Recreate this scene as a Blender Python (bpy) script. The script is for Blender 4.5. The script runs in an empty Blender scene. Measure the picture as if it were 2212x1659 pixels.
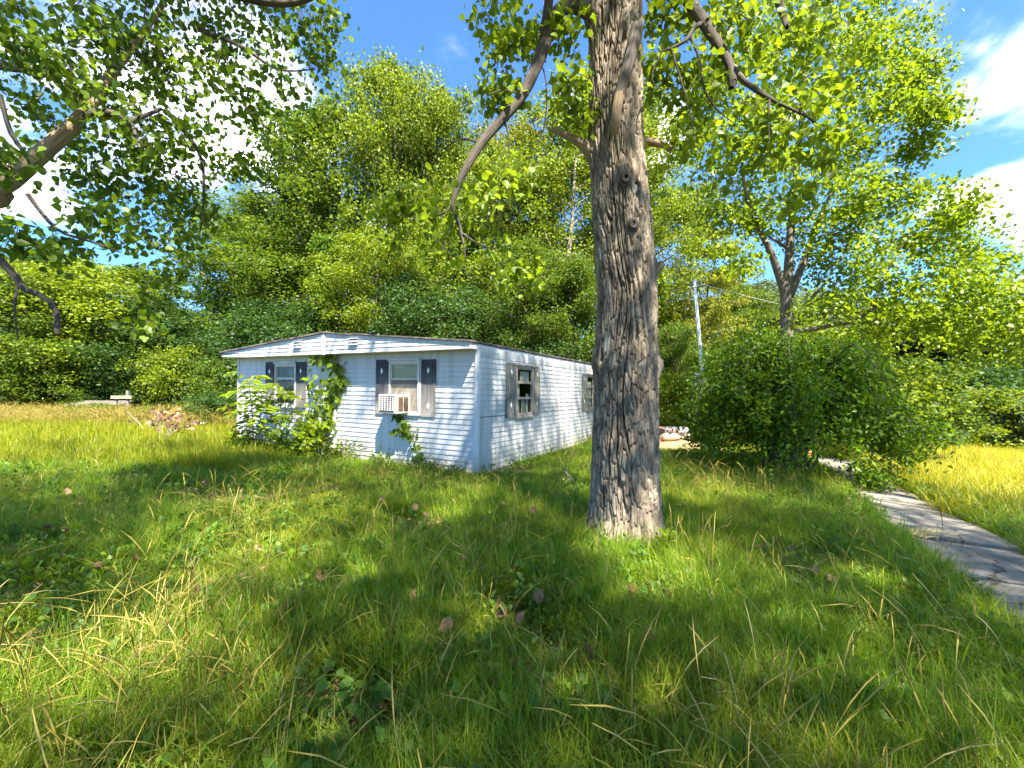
import bpy, math, random
import numpy as np
from mathutils import Matrix, Vector

R = math.radians
rng = np.random.default_rng(7)
random.seed(7)
SC = bpy.context.scene
COL = SC.collection

# ------------------------------------------------------------------ camera, sky, sun, exposure
cam_d = bpy.data.cameras.new('camera')
cam_d.sensor_width = 36.0
cam_d.lens = 15.46
cam_d.shift_y = 0.0097
cam_d.clip_start = 0.05
cam_d.clip_end = 1000
cam = bpy.data.objects.new('camera', cam_d)
cam.location = (0, 0, 1.6)
cam.rotation_euler = (R(90), 0, 0)
COL.objects.link(cam)
SC.camera = cam

TO_SUN = Vector((0.199, -0.45, 0.72)).normalized()
SUN_EL = math.asin(TO_SUN.z)
SUN_AZ = math.atan2(TO_SUN.x, TO_SUN.y)          # clockwise from +Y

world = bpy.data.worlds.new('World')
SC.world = world
world.use_nodes = True


def sky_nodes():
    nt = world.node_tree
    n, l = nt.nodes, nt.links
    n.clear()
    out = n.new('ShaderNodeOutputWorld')
    bg = n.new('ShaderNodeBackground')
    bg.inputs['Strength'].default_value = 0.10
    sky = n.new('ShaderNodeTexSky')
    sky.sky_type = 'NISHITA'
    sky.sun_disc = False
    sky.sun_elevation = SUN_EL
    sky.sun_rotation = SUN_AZ
    sky.air_density = 1.0
    sky.dust_density = 0.4
    sky.ozone_density = 3.0
    co = n.new('ShaderNodeTexCoord')
    # cloud cover: fractal noise over a flat cloud deck
    sep = n.new('ShaderNodeSeparateXYZ')
    l.new(co.outputs['Generated'], sep.inputs[0])
    zz = n.new('ShaderNodeMath'); zz.operation = 'MAXIMUM'
    l.new(sep.outputs['Z'], zz.inputs[0]); zz.inputs[1].default_value = 0.0
    za = n.new('ShaderNodeMath'); za.operation = 'ADD'
    l.new(zz.outputs[0], za.inputs[0]); za.inputs[1].default_value = 0.22
    dv = n.new('ShaderNodeVectorMath'); dv.operation = 'DIVIDE'
    cb = n.new('ShaderNodeCombineXYZ')
    for k in range(3):
        l.new(za.outputs[0], cb.inputs[k])
    l.new(co.outputs['Generated'], dv.inputs[0]); l.new(cb.outputs[0], dv.inputs[1])
    no = n.new('ShaderNodeTexNoise')
    no.inputs['Scale'].default_value = 2.1
    no.inputs['Detail'].default_value = 9
    no.inputs['Roughness'].default_value = 0.55
    no.inputs['Distortion'].default_value = 0.25
    ad = n.new('ShaderNodeVectorMath'); ad.operation = 'ADD'
    l.new(dv.outputs[0], ad.inputs[0]); ad.inputs[1].default_value = (3.1, 0.55, 0.0)
    l.new(ad.outputs[0], no.inputs['Vector'])
    # larger cloud banks (directions) that thicken the field; out-of-view ones added as fill light
    acc = no.outputs['Fac']
    nrm = n.new('ShaderNodeVectorMath'); nrm.operation = 'NORMALIZE'
    l.new(co.outputs['Generated'], nrm.inputs[0])
    for (dx, dz, size, amt) in ((-0.60, 0.72, 0.18, 0.30), (-0.19, 0.80, 0.07, 0.10), (1.10, 0.62, 0.13, 0.13),
                                (1.17, 0.36, 0.11, 0.20), (-0.12, 0.62, 0.10, 0.14), (-1.15, 0.5, 0.12, 0.1),
                                (0.30, 0.55, 0.12, 0.16), (0.55, 0.30, 0.10, 0.12), (-0.3, 0.28, 0.2, 0.2),
                                (-1.6, 0.9, 0.3, 0.2), (2.2, 0.8, 0.3, 0.25), (1.5, 1.5, 0.3, 0.2), (-0.4, 1.6, 0.2, 0.2)):
        v = Vector((dx, 1.0, dz)).normalized()
        ds = n.new('ShaderNodeVectorMath'); ds.operation = 'DISTANCE'
        l.new(nrm.outputs[0], ds.inputs[0]); ds.inputs[1].default_value = v
        mr = n.new('ShaderNodeMapRange')
        mr.interpolation_type = 'SMOOTHSTEP'
        l.new(ds.outputs['Value'], mr.inputs['Value'])
        mr.inputs['From Min'].default_value = 0.0
        mr.inputs['From Max'].default_value = size * 1.5
        mr.inputs['To Min'].default_value = amt
        mr.inputs['To Max'].default_value = 0.0
        s = n.new('ShaderNodeMath'); s.operation = 'ADD'
        l.new(acc, s.inputs[0]); l.new(mr.outputs[0], s.inputs[1])
        acc = s.outputs[0]
    rp = n.new('ShaderNodeMapRange'); rp.interpolation_type = 'SMOOTHSTEP'
    l.new(acc, rp.inputs['Value'])
    rp.inputs['From Min'].default_value = 0.58
    rp.inputs['From Max'].default_value = 0.84
    pw = n.new('ShaderNodeMath'); pw.operation = 'POWER'; l.new(rp.outputs[0], pw.inputs[0]); pw.inputs[1].default_value = 1.8
    # clear sky: a little deeper blue, then the cloud over it
    tint = n.new('ShaderNodeMix'); tint.data_type = 'RGBA'; tint.blend_type = 'MULTIPLY'
    tint.inputs[0].default_value = 1.0
    l.new(sky.outputs[0], tint.inputs[6]); tint.inputs[7].default_value = (0.25, 0.39, 0.58, 1)
    mx = n.new('ShaderNodeMix'); mx.data_type = 'RGBA'
    l.new(pw.outputs[0], mx.inputs[0])
    l.new(tint.outputs[2], mx.inputs[6])
    mx.inputs[7].default_value = (8.6, 8.6, 8.7, 1)
    l.new(mx.outputs[2], bg.inputs['Color'])
    l.new(bg.outputs[0], out.inputs['Surface'])


sky_nodes()

sun_d = bpy.data.lights.new('sun', 'SUN')
sun_d.energy = 3.2
sun_d.angle = R(0.9)
sun_d.color = (1.0, 0.93, 0.80)
sun = bpy.data.objects.new('sun', sun_d)
sun.rotation_euler = TO_SUN.to_track_quat('Z', 'Y').to_euler()
sun.location = (20, -40, 60)
COL.objects.link(sun)

SC.view_settings.view_transform = 'Standard'
SC.view_settings.look = 'None'
SC.view_settings.gamma = 1
SC.view_settings.use_curve_mapping = False
SC.view_settings.exposure = 3.0
SC.cycles.max_bounces = 8
SC.cycles.diffuse_bounces = 5
SC.cycles.transmission_bounces = 6
SC.cycles.transparent_max_bounces = 12


# ------------------------------------------------------------------ helpers: objects
def link(name, data, parent=None):
    o = bpy.data.objects.new(name, data)
    COL.objects.link(o)
    if parent is not None:
        o.parent = parent
    return o


def tag(o, label=None, cat=None, group=None, kind=None):
    if label: o['label'] = label
    if cat: o['category'] = cat
    if group: o['group'] = group
    if kind: o['kind'] = kind
    return o


def thing(name, label, cat, loc=(0, 0, 0), rotz=0.0, group=None):
    o = link(name, None)
    o.empty_display_size = 0.2
    o.location = loc
    o.rotation_euler = (0, 0, rotz)
    return tag(o, label, cat, group)


def mesh_np(name, V, F, mat=None, smooth=False, attrs=None):
    """V (n,3); F list of (m,k) arrays; attrs {name: (n,) or (n,3)} on points."""
    me = bpy.data.meshes.new(name)
    if isinstance(F, np.ndarray): F = [F]
    V = np.asarray(V, dtype=np.float32)
    me.vertices.add(len(V))
    me.vertices.foreach_set('co', V.ravel())
    F = [f for f in F if len(f)]
    if F:
        loops = np.concatenate([f.ravel() for f in F]).astype(np.int32)
        tot = np.concatenate([np.full(len(f), f.shape[1]) for f in F]).astype(np.int32)
        start = np.concatenate([[0], np.cumsum(tot)[:-1]]).astype(np.int32)
        me.loops.add(len(loops))
        me.loops.foreach_set('vertex_index', loops)
        me.polygons.add(len(tot))
        me.polygons.foreach_set('loop_start', start)
        if smooth:
            me.polygons.foreach_set('use_smooth', np.ones(len(tot), dtype=bool))
    for k, a in (attrs or {}).items():
        a = np.asarray(a, dtype=np.float32)
        if a.ndim == 1:
            at = me.attributes.new(k, 'FLOAT', 'POINT'); at.data.foreach_set('value', a)
        else:
            at = me.attributes.new(k, 'FLOAT_VECTOR', 'POINT'); at.data.foreach_set('vector', a.ravel())
    me.update(calc_edges=True)
    if mat is not None:
        me.materials.append(mat)
    return me


class MB:
    """Collects boxes, prisms and polygons; build() links them as ONE mesh object."""
    def __init__(s):
        s.v, s.f = [], []

    def quadbox(s, P):                       # 8 points: bottom ring 0-3, top ring 4-7
        b = len(s.v)
        s.v += [tuple(p) for p in P]
        s.f += [(b, b + 3, b + 2, b + 1), (b + 4, b + 5, b + 6, b + 7)]
        for i in range(4):
            j = (i + 1) % 4
            s.f.append((b + i, b + j, b + 4 + j, b + 4 + i))
        return s

    def box(s, x0, x1, y0, y1, z0, z1):
        return s.quadbox([(x0, y0, z0), (x1, y0, z0), (x1, y1, z0), (x0, y1, z0),
                          (x0, y0, z1), (x1, y0, z1), (x1, y1, z1), (x0, y1, z1)])

    def prism(s, pts, d):                    # polygon pts extruded by vector d
        b, n = len(s.v), len(pts)
        s.v += [tuple(p) for p in pts] + [(p[0] + d[0], p[1] + d[1], p[2] + d[2]) for p in pts]
        s.f.append(tuple(range(b, b + n)))
        s.f.append(tuple(range(b + 2 * n - 1, b + n - 1, -1)))
        for i in range(n):
            j = (i + 1) % n
            s.f.append((b + i, b + n + i, b + n + j, b + j))
        return s

    def tube(s, pts, r, sides=8):
        pts = [Vector(p) for p in pts]
        if not hasattr(r, '__len__'): r = [r] * len(pts)
        b = len(s.v)
        for i, p in enumerate(pts):
            t = (pts[min(i + 1, len(pts) - 1)] - pts[max(i - 1, 0)]).normalized()
            a = t.cross(Vector((0.31, 0.17, 0.93)) if abs(t.z) < 0.9 else Vector((1, 0.1, 0))).normalized()
            c = t.cross(a)
            for k in range(sides):
                an = 2 * math.pi * k / sides
                s.v.append(tuple(p + (a * math.cos(an) + c * math.sin(an)) * r[i]))
        for i in range(len(pts) - 1):
            for k in range(sides):
                k2 = (k + 1) % sides
                s.f.append((b + i * sides + k, b + i * sides + k2, b + (i + 1) * sides + k2, b + (i + 1) * sides + k))
        s.f.append(tuple(b + k for k in reversed(range(sides))))
        s.f.append(tuple(b + (len(pts) - 1) * sides + k for k in range(sides)))
        return s

    def build(s, name, mat, parent=None, smooth=False, bevel=0.0):
        me = bpy.data.meshes.new(name)
        me.from_pydata(s.v, [], s.f)
        me.materials.append(mat)
        import bmesh
        bm = bmesh.new(); bm.from_mesh(me)
        bmesh.ops.recalc_face_normals(bm, faces=bm.faces)
        if bevel:
            bmesh.ops.bevel(bm, geom=bm.edges[:], offset=bevel, segments=2, affect='EDGES', profile=0.6)
        bm.to_mesh(me); bm.free()
        if smooth:
            me.polygons.foreach_set('use_smooth', [True] * len(me.polygons))
        return link(name, me, parent)


# ------------------------------------------------------------------ helpers: noise
def h2(ix, iy, k=0):
    v = np.sin(ix * 127.1 + iy * 311.7 + k * 74.7) * 43758.5453
    return v - np.floor(v)


def vnoise(x, y, k=0):
    ix, iy = np.floor(x), np.floor(y)
    fx, fy = x - ix, y - iy
    fx = fx * fx * (3 - 2 * fx); fy = fy * fy * (3 - 2 * fy)
    a, b = h2(ix, iy, k), h2(ix + 1, iy, k)
    c, d = h2(ix, iy + 1, k), h2(ix + 1, iy + 1, k)
    return (a * (1 - fx) + b * fx) * (1 - fy) + (c * (1 - fx) + d * fx) * fy


def fbm(x, y, o=4, k=0):
    t, a, s = 0, 0.5, 0
    for i in range(o):
        t = t + a * vnoise(x * 2 ** i, y * 2 ** i, k + i); s += a; a *= 0.5
    return t / s


def sstep(a, b, x):
    t = np.clip((x - a) / (b - a), 0, 1)
    return t * t * (3 - 2 * t)


def zg(x, y):
    """Ground height: tilts gently down to the right, falls away in the right-hand field."""
    x = np.asarray(x, dtype=float); y = np.asarray(y, dtype=float)
    z = -0.015 * np.clip(x, -30, 5) - 0.066 * np.clip(x - 5, 0, 24)
    return z + 0.05 * (fbm(x * 0.35 + 9, y * 0.35, 3) - 0.5)


def at(px, py, d):
    """A point at distance d along the view axis through a place of the photograph (used to measure positions)."""
    return Vector(((px - 1106) / 950 * d, d, 1.6 - (py - 851) / 950 * d))


# ------------------------------------------------------------------ materials
def new_mat(name):
    m = bpy.data.materials.new(name)
    m.use_nodes = True
    nt = m.node_tree
    nt.nodes.clear()
    out = nt.nodes.new('ShaderNodeOutputMaterial')
    return m, nt, out


def nd(nt, t, **kw):
    n = nt.nodes.new(t)
    for k, v in kw.items():
        if k in n.inputs: n.inputs[k].default_value = v
        else: setattr(n, k, v)
    return n


def ramp(nt, fac, stops, interp='LINEAR'):
    r = nt.nodes.new('ShaderNodeValToRGB')
    r.color_ramp.interpolation = interp
    e = r.color_ramp.elements
    while len(e) < len(stops): e.new(0.5)
    for i, (p, c) in enumerate(stops):
        e[i].position = p
        e[i].color = (*c, 1) if len(c) == 3 else c
    nt.links.new(fac, r.inputs['Fac'])
    return r.outputs['Color']


def leaf_mat(name, dark, light, trans, tfac=0.45, rough=0.5, source='tint'):
    """Leaf: reflects and lets light through; every leaf has its own tint."""
    m, nt, out = new_mat(name)
    if source == 'tint':
        a = nd(nt, 'ShaderNodeAttribute', attribute_name='tint').outputs['Fac']
    else:
        a = nd(nt, 'ShaderNodeObjectInfo').outputs['Random']
    c = ramp(nt, a, [(0.0, dark), (0.75, light), (1.0, tuple(min(1, x * 1.35) for x in light))])
    t = ramp(nt, a, [(0.0, tuple(x * 0.6 for x in trans)), (1.0, trans)])
    p = nd(nt, 'ShaderNodeBsdfPrincipled', Roughness=rough)
    p.inputs['Specular IOR Level'].default_value = 0.25
    nt.links.new(c, p.inputs['Base Color'])
    tr = nd(nt, 'ShaderNodeBsdfTranslucent')
    nt.links.new(t, tr.inputs['Color'])
    mx = nd(nt, 'ShaderNodeMixShader'); mx.inputs[0].default_value = tfac
    nt.links.new(p.outputs[0], mx.inputs[1]); nt.links.new(tr.outputs[0], mx.inputs[2])
    nt.links.new(mx.outputs[0], out.inputs['Surface'])
    return m


def grass_mat(name, stops, trans, tfac=0.4, patch=None):
    """Grass blade: colour by clump, with broad patches of another tone across the lawn."""
    m, nt, out = new_mat(name)
    r = nd(nt, 'ShaderNodeObjectInfo')
    a = nd(nt, 'ShaderNodeAttribute', attribute_name='tint')
    s = nd(nt, 'ShaderNodeMath', operation='MULTIPLY_ADD')
    nt.links.new(r.outputs['Random'], s.inputs[0]); s.inputs[1].default_value = 0.5
    hf = nd(nt, 'ShaderNodeMath', operation='MULTIPLY'); nt.links.new(a.outputs['Fac'], hf.inputs[0]); hf.inputs[1].default_value = 0.5
    nt.links.new(hf.outputs[0], s.inputs[2])
    c = ramp(nt, s.outputs[0], stops)
    if patch:
        g = nd(nt, 'ShaderNodeNewGeometry')
        no = nd(nt, 'ShaderNodeTexNoise', Scale=0.55, Detail=3.0)
        nt.links.new(g.outputs['Position'], no.inputs['Vector'])
        mr = nd(nt, 'ShaderNodeMapRange'); nt.links.new(no.outputs['Fac'], mr.inputs['Value'])
        mr.inputs['From Min'].default_value = 0.48; mr.inputs['From Max'].default_value = 0.68
        mr.inputs['To Max'].default_value = 0.8
        mm = nd(nt, 'ShaderNodeMix', data_type='RGBA')
        nt.links.new(mr.outputs[0], mm.inputs[0]); nt.links.new(c, mm.inputs[6]); mm.inputs[7].default_value = (*patch, 1)
        c = mm.outputs[2]
    p = nd(nt, 'ShaderNodeBsdfPrincipled', Roughness=0.45)
    p.inputs['Specular IOR Level'].default_value = 0.3
    nt.links.new(c, p.inputs['Base Color'])
    tr = nd(nt, 'ShaderNodeBsdfTranslucent'); tr.inputs['Color'].default_value = (*trans, 1)
    mx = nd(nt, 'ShaderNodeMixShader'); mx.inputs[0].default_value = tfac
    nt.links.new(p.outputs[0], mx.inputs[1]); nt.links.new(tr.outputs[0], mx.inputs[2])
    nt.links.new(mx.outputs[0], out.inputs['Surface'])
    return m


def solid(name, stops, scale=6.0, rough=0.6, bump=0.0, detail=5.0, stretch=(1, 1, 1), spec=0.35, metallic=0.0, bscale=None):
    """Surface with mottled colour and fine relief (object space)."""
    m, nt, out = new_mat(name)
    co = nd(nt, 'ShaderNodeTexCoord')
    mp = nd(nt, 'ShaderNodeMapping'); mp.inputs['Scale'].default_value = stretch
    nt.links.new(co.outputs['Object'], mp.inputs['Vector'])
    no = nd(nt, 'ShaderNodeTexNoise', Scale=scale, Detail=detail, Roughness=0.6)
    nt.links.new(mp.outputs[0], no.inputs['Vector'])
    c = ramp(nt, no.outputs['Fac'], stops)
    p = nd(nt, 'ShaderNodeBsdfPrincipled', Roughness=rough, Metallic=metallic)
    p.inputs['Specular IOR Level'].default_value = spec
    nt.links.new(c, p.inputs['Base Color'])
    if bump:
        n2 = nd(nt, 'ShaderNodeTexNoise', Scale=bscale or scale * 4, Detail=4.0)
        nt.links.new(mp.outputs[0], n2.inputs['Vector'])
        b = nd(nt, 'ShaderNodeBump', Strength=bump, Distance=0.02)
        nt.links.new(n2.outputs['Fac'], b.inputs['Height'])
        nt.links.new(b.outputs[0], p.inputs['Normal'])
    nt.links.new(p.outputs[0], out.inputs['Surface'])
    return m


def two(a, b, lo=0.3, hi=0.7):
    return [(lo, a), (hi, b)]


def bark_mat(name, dark, light, lichen=(0.34, 0.37, 0.33), bump=0.5, moss=0.0):
    """Bark on a tube: the noise runs along the stem (attribute bk)."""
    m, nt, out = new_mat(name)
    a = nd(nt, 'ShaderNodeAttribute', attribute_name='bk')
    no = nd(nt, 'ShaderNodeTexNoise', Scale=16.0, Detail=6.0, Roughness=0.65)
    nt.links.new(a.outputs['Vector'], no.inputs['Vector'])
    c = ramp(nt, no.outputs['Fac'], two(dark, light, 0.32, 0.68))
    tn = nd(nt, 'ShaderNodeAttribute', attribute_name='tint')
    k = nd(nt, 'ShaderNodeMapRange'); nt.links.new(tn.outputs['Fac'], k.inputs['Value'])
    k.inputs['To Min'].default_value = 0.72; k.inputs['To Max'].default_value = 1.3
    ml = nd(nt, 'ShaderNodeMix', data_type='RGBA', blend_type='MULTIPLY'); ml.inputs[0].default_value = 1
    nt.links.new(c, ml.inputs[6]); nt.links.new(k.outputs[0], ml.inputs[7])
    n2 = nd(nt, 'ShaderNodeTexNoise', Scale=3.2, Detail=7.0, Roughness=0.7)
    nt.links.new(a.outputs['Vector'], n2.inputs['Vector'])
    f = ramp(nt, n2.outputs['Fac'], [(0.60, (0, 0, 0)), (0.70, (0.75, 0.75, 0.75))])
    ll = nd(nt, 'ShaderNodeMix', data_type='RGBA')
    nt.links.new(f, ll.inputs[0]); nt.links.new(ml.outputs[2], ll.inputs[6]); ll.inputs[7].default_value = (*lichen, 1)
    col = ll.outputs[2]
    ms = nd(nt, 'ShaderNodeAttribute', attribute_name='moss')
    mm = nd(nt, 'ShaderNodeMix', data_type='RGBA')
    nt.links.new(ms.outputs['Fac'], mm.inputs[0]); nt.links.new(col, mm.inputs[6]); mm.inputs[7].default_value = (0.055, 0.045, 0.012, 1)
    og = nd(nt, 'ShaderNodeAttribute', attribute_name='algae')
    mo = nd(nt, 'ShaderNodeMix', data_type='RGBA')
    nt.links.new(og.outputs['Fac'], mo.inputs[0]); nt.links.new(mm.outputs[2], mo.inputs[6]); mo.inputs[7].default_value = (0.35, 0.15, 0.02, 1)
    p = nd(nt, 'ShaderNodeBsdfPrincipled', Roughness=0.85)
    p.inputs['Specular IOR Level'].default_value = 0.2
    nt.links.new(mo.outputs[2], p.inputs['Base Color'])
    n3 = nd(nt, 'ShaderNodeTexNoise', Scale=45.0, Detail=5.0)
    nt.links.new(a.outputs['Vector'], n3.inputs['Vector'])
    b = nd(nt, 'ShaderNodeBump', Strength=bump, Distance=0.015)
    nt.links.new(n3.outputs['Fac'], b.inputs['Height'])
    nt.links.new(b.outputs[0], p.inputs['Normal'])
    nt.links.new(p.outputs[0], out.inputs['Surface'])
    return m


def painted_metal(name, base, grime, streak=0.35, speck=0.3, rough=0.38):
    """Weathered white aluminium: vertical runs of grime and small dark specks."""
    m, nt, out = new_mat(name)
    co = nd(nt, 'ShaderNodeTexCoord')
    def noise(sc, stretch, detail=5.0):
        mp = nd(nt, 'ShaderNodeMapping'); mp.inputs['Scale'].default_value = stretch
        nt.links.new(co.outputs['Object'], mp.inputs['Vector'])
        n = nd(nt, 'ShaderNodeTexNoise', Scale=sc, Detail=detail, Roughness=0.65)
        nt.links.new(mp.outputs[0], n.inputs['Vector'])
        return n.outputs['Fac']
    f1 = ramp(nt, noise(3.0, (3.0, 3.0, 0.25)), [(0.45, (0, 0, 0)), (0.8, (streak,) * 3)])
    f2 = ramp(nt, noise(38.0, (1.0, 1.0, 0.6)), [(0.62, (0, 0, 0)), (0.74, (speck,) * 3)])
    f3 = ramp(nt, noise(1.1, (1, 1, 1), 3.0), [(0.42, (0, 0, 0)), (0.66, (1, 1, 1))])
    k = nd(nt, 'ShaderNodeMath', operation='MULTIPLY'); nt.links.new(f2, k.inputs[0]); nt.links.new(f3, k.inputs[1])
    s = nd(nt, 'ShaderNodeMath', operation='ADD', use_clamp=True); nt.links.new(f1, s.inputs[0]); nt.links.new(k.outputs[0], s.inputs[1])
    mx = nd(nt, 'ShaderNodeMix', data_type='RGBA')
    nt.links.new(s.outputs[0], mx.inputs[0]); mx.inputs[6].default_value = (*base, 1); mx.inputs[7].default_value = (*grime, 1)
    # splash-back of soil and algae along the foot of the sheet
    sp = nd(nt, 'ShaderNodeSeparateXYZ'); nt.links.new(co.outputs['Object'], sp.inputs[0])
    fz = nd(nt, 'ShaderNodeMapRange'); nt.links.new(sp.outputs['Z'], fz.inputs['Value'])
    fz.inputs['From Min'].default_value = 0.55; fz.inputs['From Max'].default_value = 0.0; fz.inputs['To Max'].default_value = 0.9
    f4 = ramp(nt, noise(4.0, (2.0, 2.0, 0.6), 6.0), [(0.40, (0.15, 0.15, 0.15)), (0.65, (1, 1, 1))])
    km = nd(nt, 'ShaderNodeMath', operation='MULTIPLY'); nt.links.new(fz.outputs[0], km.inputs[0]); nt.links.new(f4, km.inputs[1])
    m2 = nd(nt, 'ShaderNodeMix', data_type='RGBA')
    nt.links.new(km.outputs[0], m2.inputs[0]); nt.links.new(mx.outputs[2], m2.inputs[6]); m2.inputs[7].default_value = (0.30, 0.29, 0.20, 1)
    p = nd(nt, 'ShaderNodeBsdfPrincipled', Roughness=rough)
    p.inputs['Specular IOR Level'].default_value = 0.4
    nt.links.new(m2.outputs[2], p.inputs['Base Color'])
    b = nd(nt, 'ShaderNodeBump', Strength=0.12, Distance=0.01)
    nt.links.new(noise(5.0, (1, 1, 2.5), 2.0), b.inputs['Height'])
    nt.links.new(b.outputs[0], p.inputs['Normal'])
    nt.links.new(p.outputs[0], out.inputs['Surface'])
    return m


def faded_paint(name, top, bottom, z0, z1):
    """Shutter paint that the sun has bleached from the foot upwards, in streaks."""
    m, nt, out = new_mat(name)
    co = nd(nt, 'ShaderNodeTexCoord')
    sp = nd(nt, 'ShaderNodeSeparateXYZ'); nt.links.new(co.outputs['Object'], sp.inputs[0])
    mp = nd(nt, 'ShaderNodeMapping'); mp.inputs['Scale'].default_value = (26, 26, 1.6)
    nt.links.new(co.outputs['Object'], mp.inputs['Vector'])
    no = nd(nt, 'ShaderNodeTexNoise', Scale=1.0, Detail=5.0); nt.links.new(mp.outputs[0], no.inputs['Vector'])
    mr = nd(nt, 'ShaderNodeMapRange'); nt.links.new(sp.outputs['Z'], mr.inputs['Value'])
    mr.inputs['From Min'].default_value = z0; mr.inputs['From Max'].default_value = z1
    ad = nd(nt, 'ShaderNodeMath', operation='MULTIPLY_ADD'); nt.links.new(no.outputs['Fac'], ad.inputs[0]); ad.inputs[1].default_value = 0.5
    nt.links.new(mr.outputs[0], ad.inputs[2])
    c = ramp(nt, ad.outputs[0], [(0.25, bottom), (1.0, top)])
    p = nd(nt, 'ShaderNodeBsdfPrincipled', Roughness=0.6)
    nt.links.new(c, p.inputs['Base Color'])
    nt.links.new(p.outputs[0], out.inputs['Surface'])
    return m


def glass_mat(name):
    m, nt, out = new_mat(name)
    g = nd(nt, 'ShaderNodeBsdfGlossy', Roughness=0.06); g.inputs['Color'].default_value = (0.85, 0.88, 0.9, 1)
    t = nd(nt, 'ShaderNodeBsdfTransparent'); t.inputs['Color'].default_value = (0.80, 0.83, 0.81, 1)
    no = nd(nt, 'ShaderNodeTexNoise', Scale=3.0, Detail=2.0)
    b = nd(nt, 'ShaderNodeBump', Strength=0.06, Distance=0.02); nt.links.new(no.outputs['Fac'], b.inputs['Height'])
    nt.links.new(b.outputs[0], g.inputs['Normal'])
    f = nd(nt, 'ShaderNodeLayerWeight', Blend=0.25)
    ad = nd(nt, 'ShaderNodeMath', operation='MULTIPLY_ADD'); nt.links.new(f.outputs['Facing'], ad.inputs[0]); ad.inputs[1].default_value = 0.10; ad.inputs[2].default_value = 0.02
    mx = nd(nt, 'ShaderNodeMixShader'); nt.links.new(ad.outputs[0], mx.inputs[0])
    nt.links.new(t.outputs[0], mx.inputs[1]); nt.links.new(g.outputs[0], mx.inputs[2])
    nt.links.new(mx.outputs[0], out.inputs['Surface'])
    return m


M = {}
# leaves
M['leaf_mid'] = leaf_mat('leaf_mid', (0.036, 0.074, 0.008), (0.105, 0.165, 0.012), (0.20, 0.29, 0.010))
M['leaf_bright'] = leaf_mat('leaf_bright', (0.070, 0.120, 0.006), (0.185, 0.245, 0.010), (0.32, 0.40, 0.010))
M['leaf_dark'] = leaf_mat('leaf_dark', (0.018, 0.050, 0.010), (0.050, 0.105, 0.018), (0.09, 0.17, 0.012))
M['leaf_yellow'] = leaf_mat('leaf_yellow', (0.100, 0.130, 0.008), (0.240, 0.250, 0.018), (0.34, 0.34, 0.015))
M['leaf_near'] = leaf_mat('leaf_near', (0.034, 0.080, 0.010), (0.115, 0.185, 0.018), (0.24, 0.36, 0.014), 0.45, 0.42)
M['leaf_near_object'] = leaf_mat('leaf_near_object', (0.034, 0.080, 0.010), (0.115, 0.185, 0.018), (0.24, 0.36, 0.014), 0.45, 0.42, 'random')
M['leaf_lime'] = leaf_mat('leaf_lime', (0.065, 0.120, 0.008), (0.170, 0.240, 0.014), (0.34, 0.46, 0.012), 0.5, 0.42)
M['leaf_lime_object'] = leaf_mat('leaf_lime_object', (0.065, 0.120, 0.008), (0.170, 0.240, 0.014), (0.34, 0.46, 0.012), 0.5, 0.42, 'random')
M['leaf_bush'] = leaf_mat('leaf_bush', (0.026, 0.070, 0.007), (0.110, 0.190, 0.009), (0.22, 0.36, 0.008), 0.45)
M['leaf_grey'] = leaf_mat('leaf_grey', (0.07, 0.11, 0.05), (0.15, 0.20, 0.09), (0.18, 0.24, 0.06), 0.3)
M['leaf_dry'] = leaf_mat('leaf_dry', (0.20, 0.09, 0.05), (0.46, 0.27, 0.17), (0.35, 0.17, 0.08), 0.3, 0.7)
M['leaf_dry_object'] = leaf_mat('leaf_dry_object', (0.17, 0.085, 0.05), (0.36, 0.21, 0.13), (0.28, 0.13, 0.06), 0.3, 0.75, 'random')
# bark
M['bark'] = bark_mat('bark', (0.065, 0.048, 0.033), (0.30, 0.245, 0.18), bump=0.9)
M['bark_limb'] = bark_mat('bark_limb', (0.040, 0.032, 0.026), (0.145, 0.120, 0.100), bump=0.8)
M['bark_far'] = bark_mat('bark_far', (0.055, 0.045, 0.034), (0.19, 0.16, 0.12), bump=0.4)
M['bark_pale'] = bark_mat('bark_pale', (0.16, 0.13, 0.10), (0.42, 0.36, 0.28), bump=0.4)
M['bark_dead'] = bark_mat('bark_dead', (0.15, 0.10, 0.06), (0.42, 0.31, 0.20), bump=0.8)
M['stem_green'] = solid('stem_green', two((0.06, 0.08, 0.02), (0.16, 0.15, 0.06)), 20)
# house
M['siding'] = painted_metal('siding', (0.52, 0.52, 0.51), (0.22, 0.205, 0.17), 0.55, 0.6)
M['siding_dirty'] = painted_metal('siding_dirty', (0.48, 0.485, 0.475), (0.12, 0.125, 0.10), 0.65, 0.95)
M['band'] = painted_metal('band', (0.52, 0.52, 0.50), (0.18, 0.18, 0.15), 0.65, 0.8)
M['trim_white'] = painted_metal('trim_white', (0.62, 0.62, 0.61), (0.30, 0.25, 0.19), 0.4, 0.4)
M['roof_edge'] = solid('roof_edge', two((0.07, 0.06, 0.055), (0.20, 0.17, 0.14)), 5, 0.8, 0.3)
M['soffit'] = solid('soffit', two((0.50, 0.48, 0.36), (0.62, 0.60, 0.47)), 3, 0.6)
M['lining'] = solid('lining', two((0.20, 0.17, 0.13), (0.26, 0.22, 0.17)), 3, 0.8)
M['skirt'] = solid('skirt', two((0.38, 0.32, 0.22), (0.55, 0.47, 0.34)), 5, 0.85, 0.3)
M['alu'] = solid('alu', two((0.36, 0.36, 0.35), (0.52, 0.52, 0.50)), 9, 0.4, 0.1, spec=0.5)
M['frame_old'] = solid('frame_old', two((0.24, 0.20, 0.15), (0.40, 0.35, 0.29)), 9, 0.6, 0.2, stretch=(1, 1, 0.3))
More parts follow.
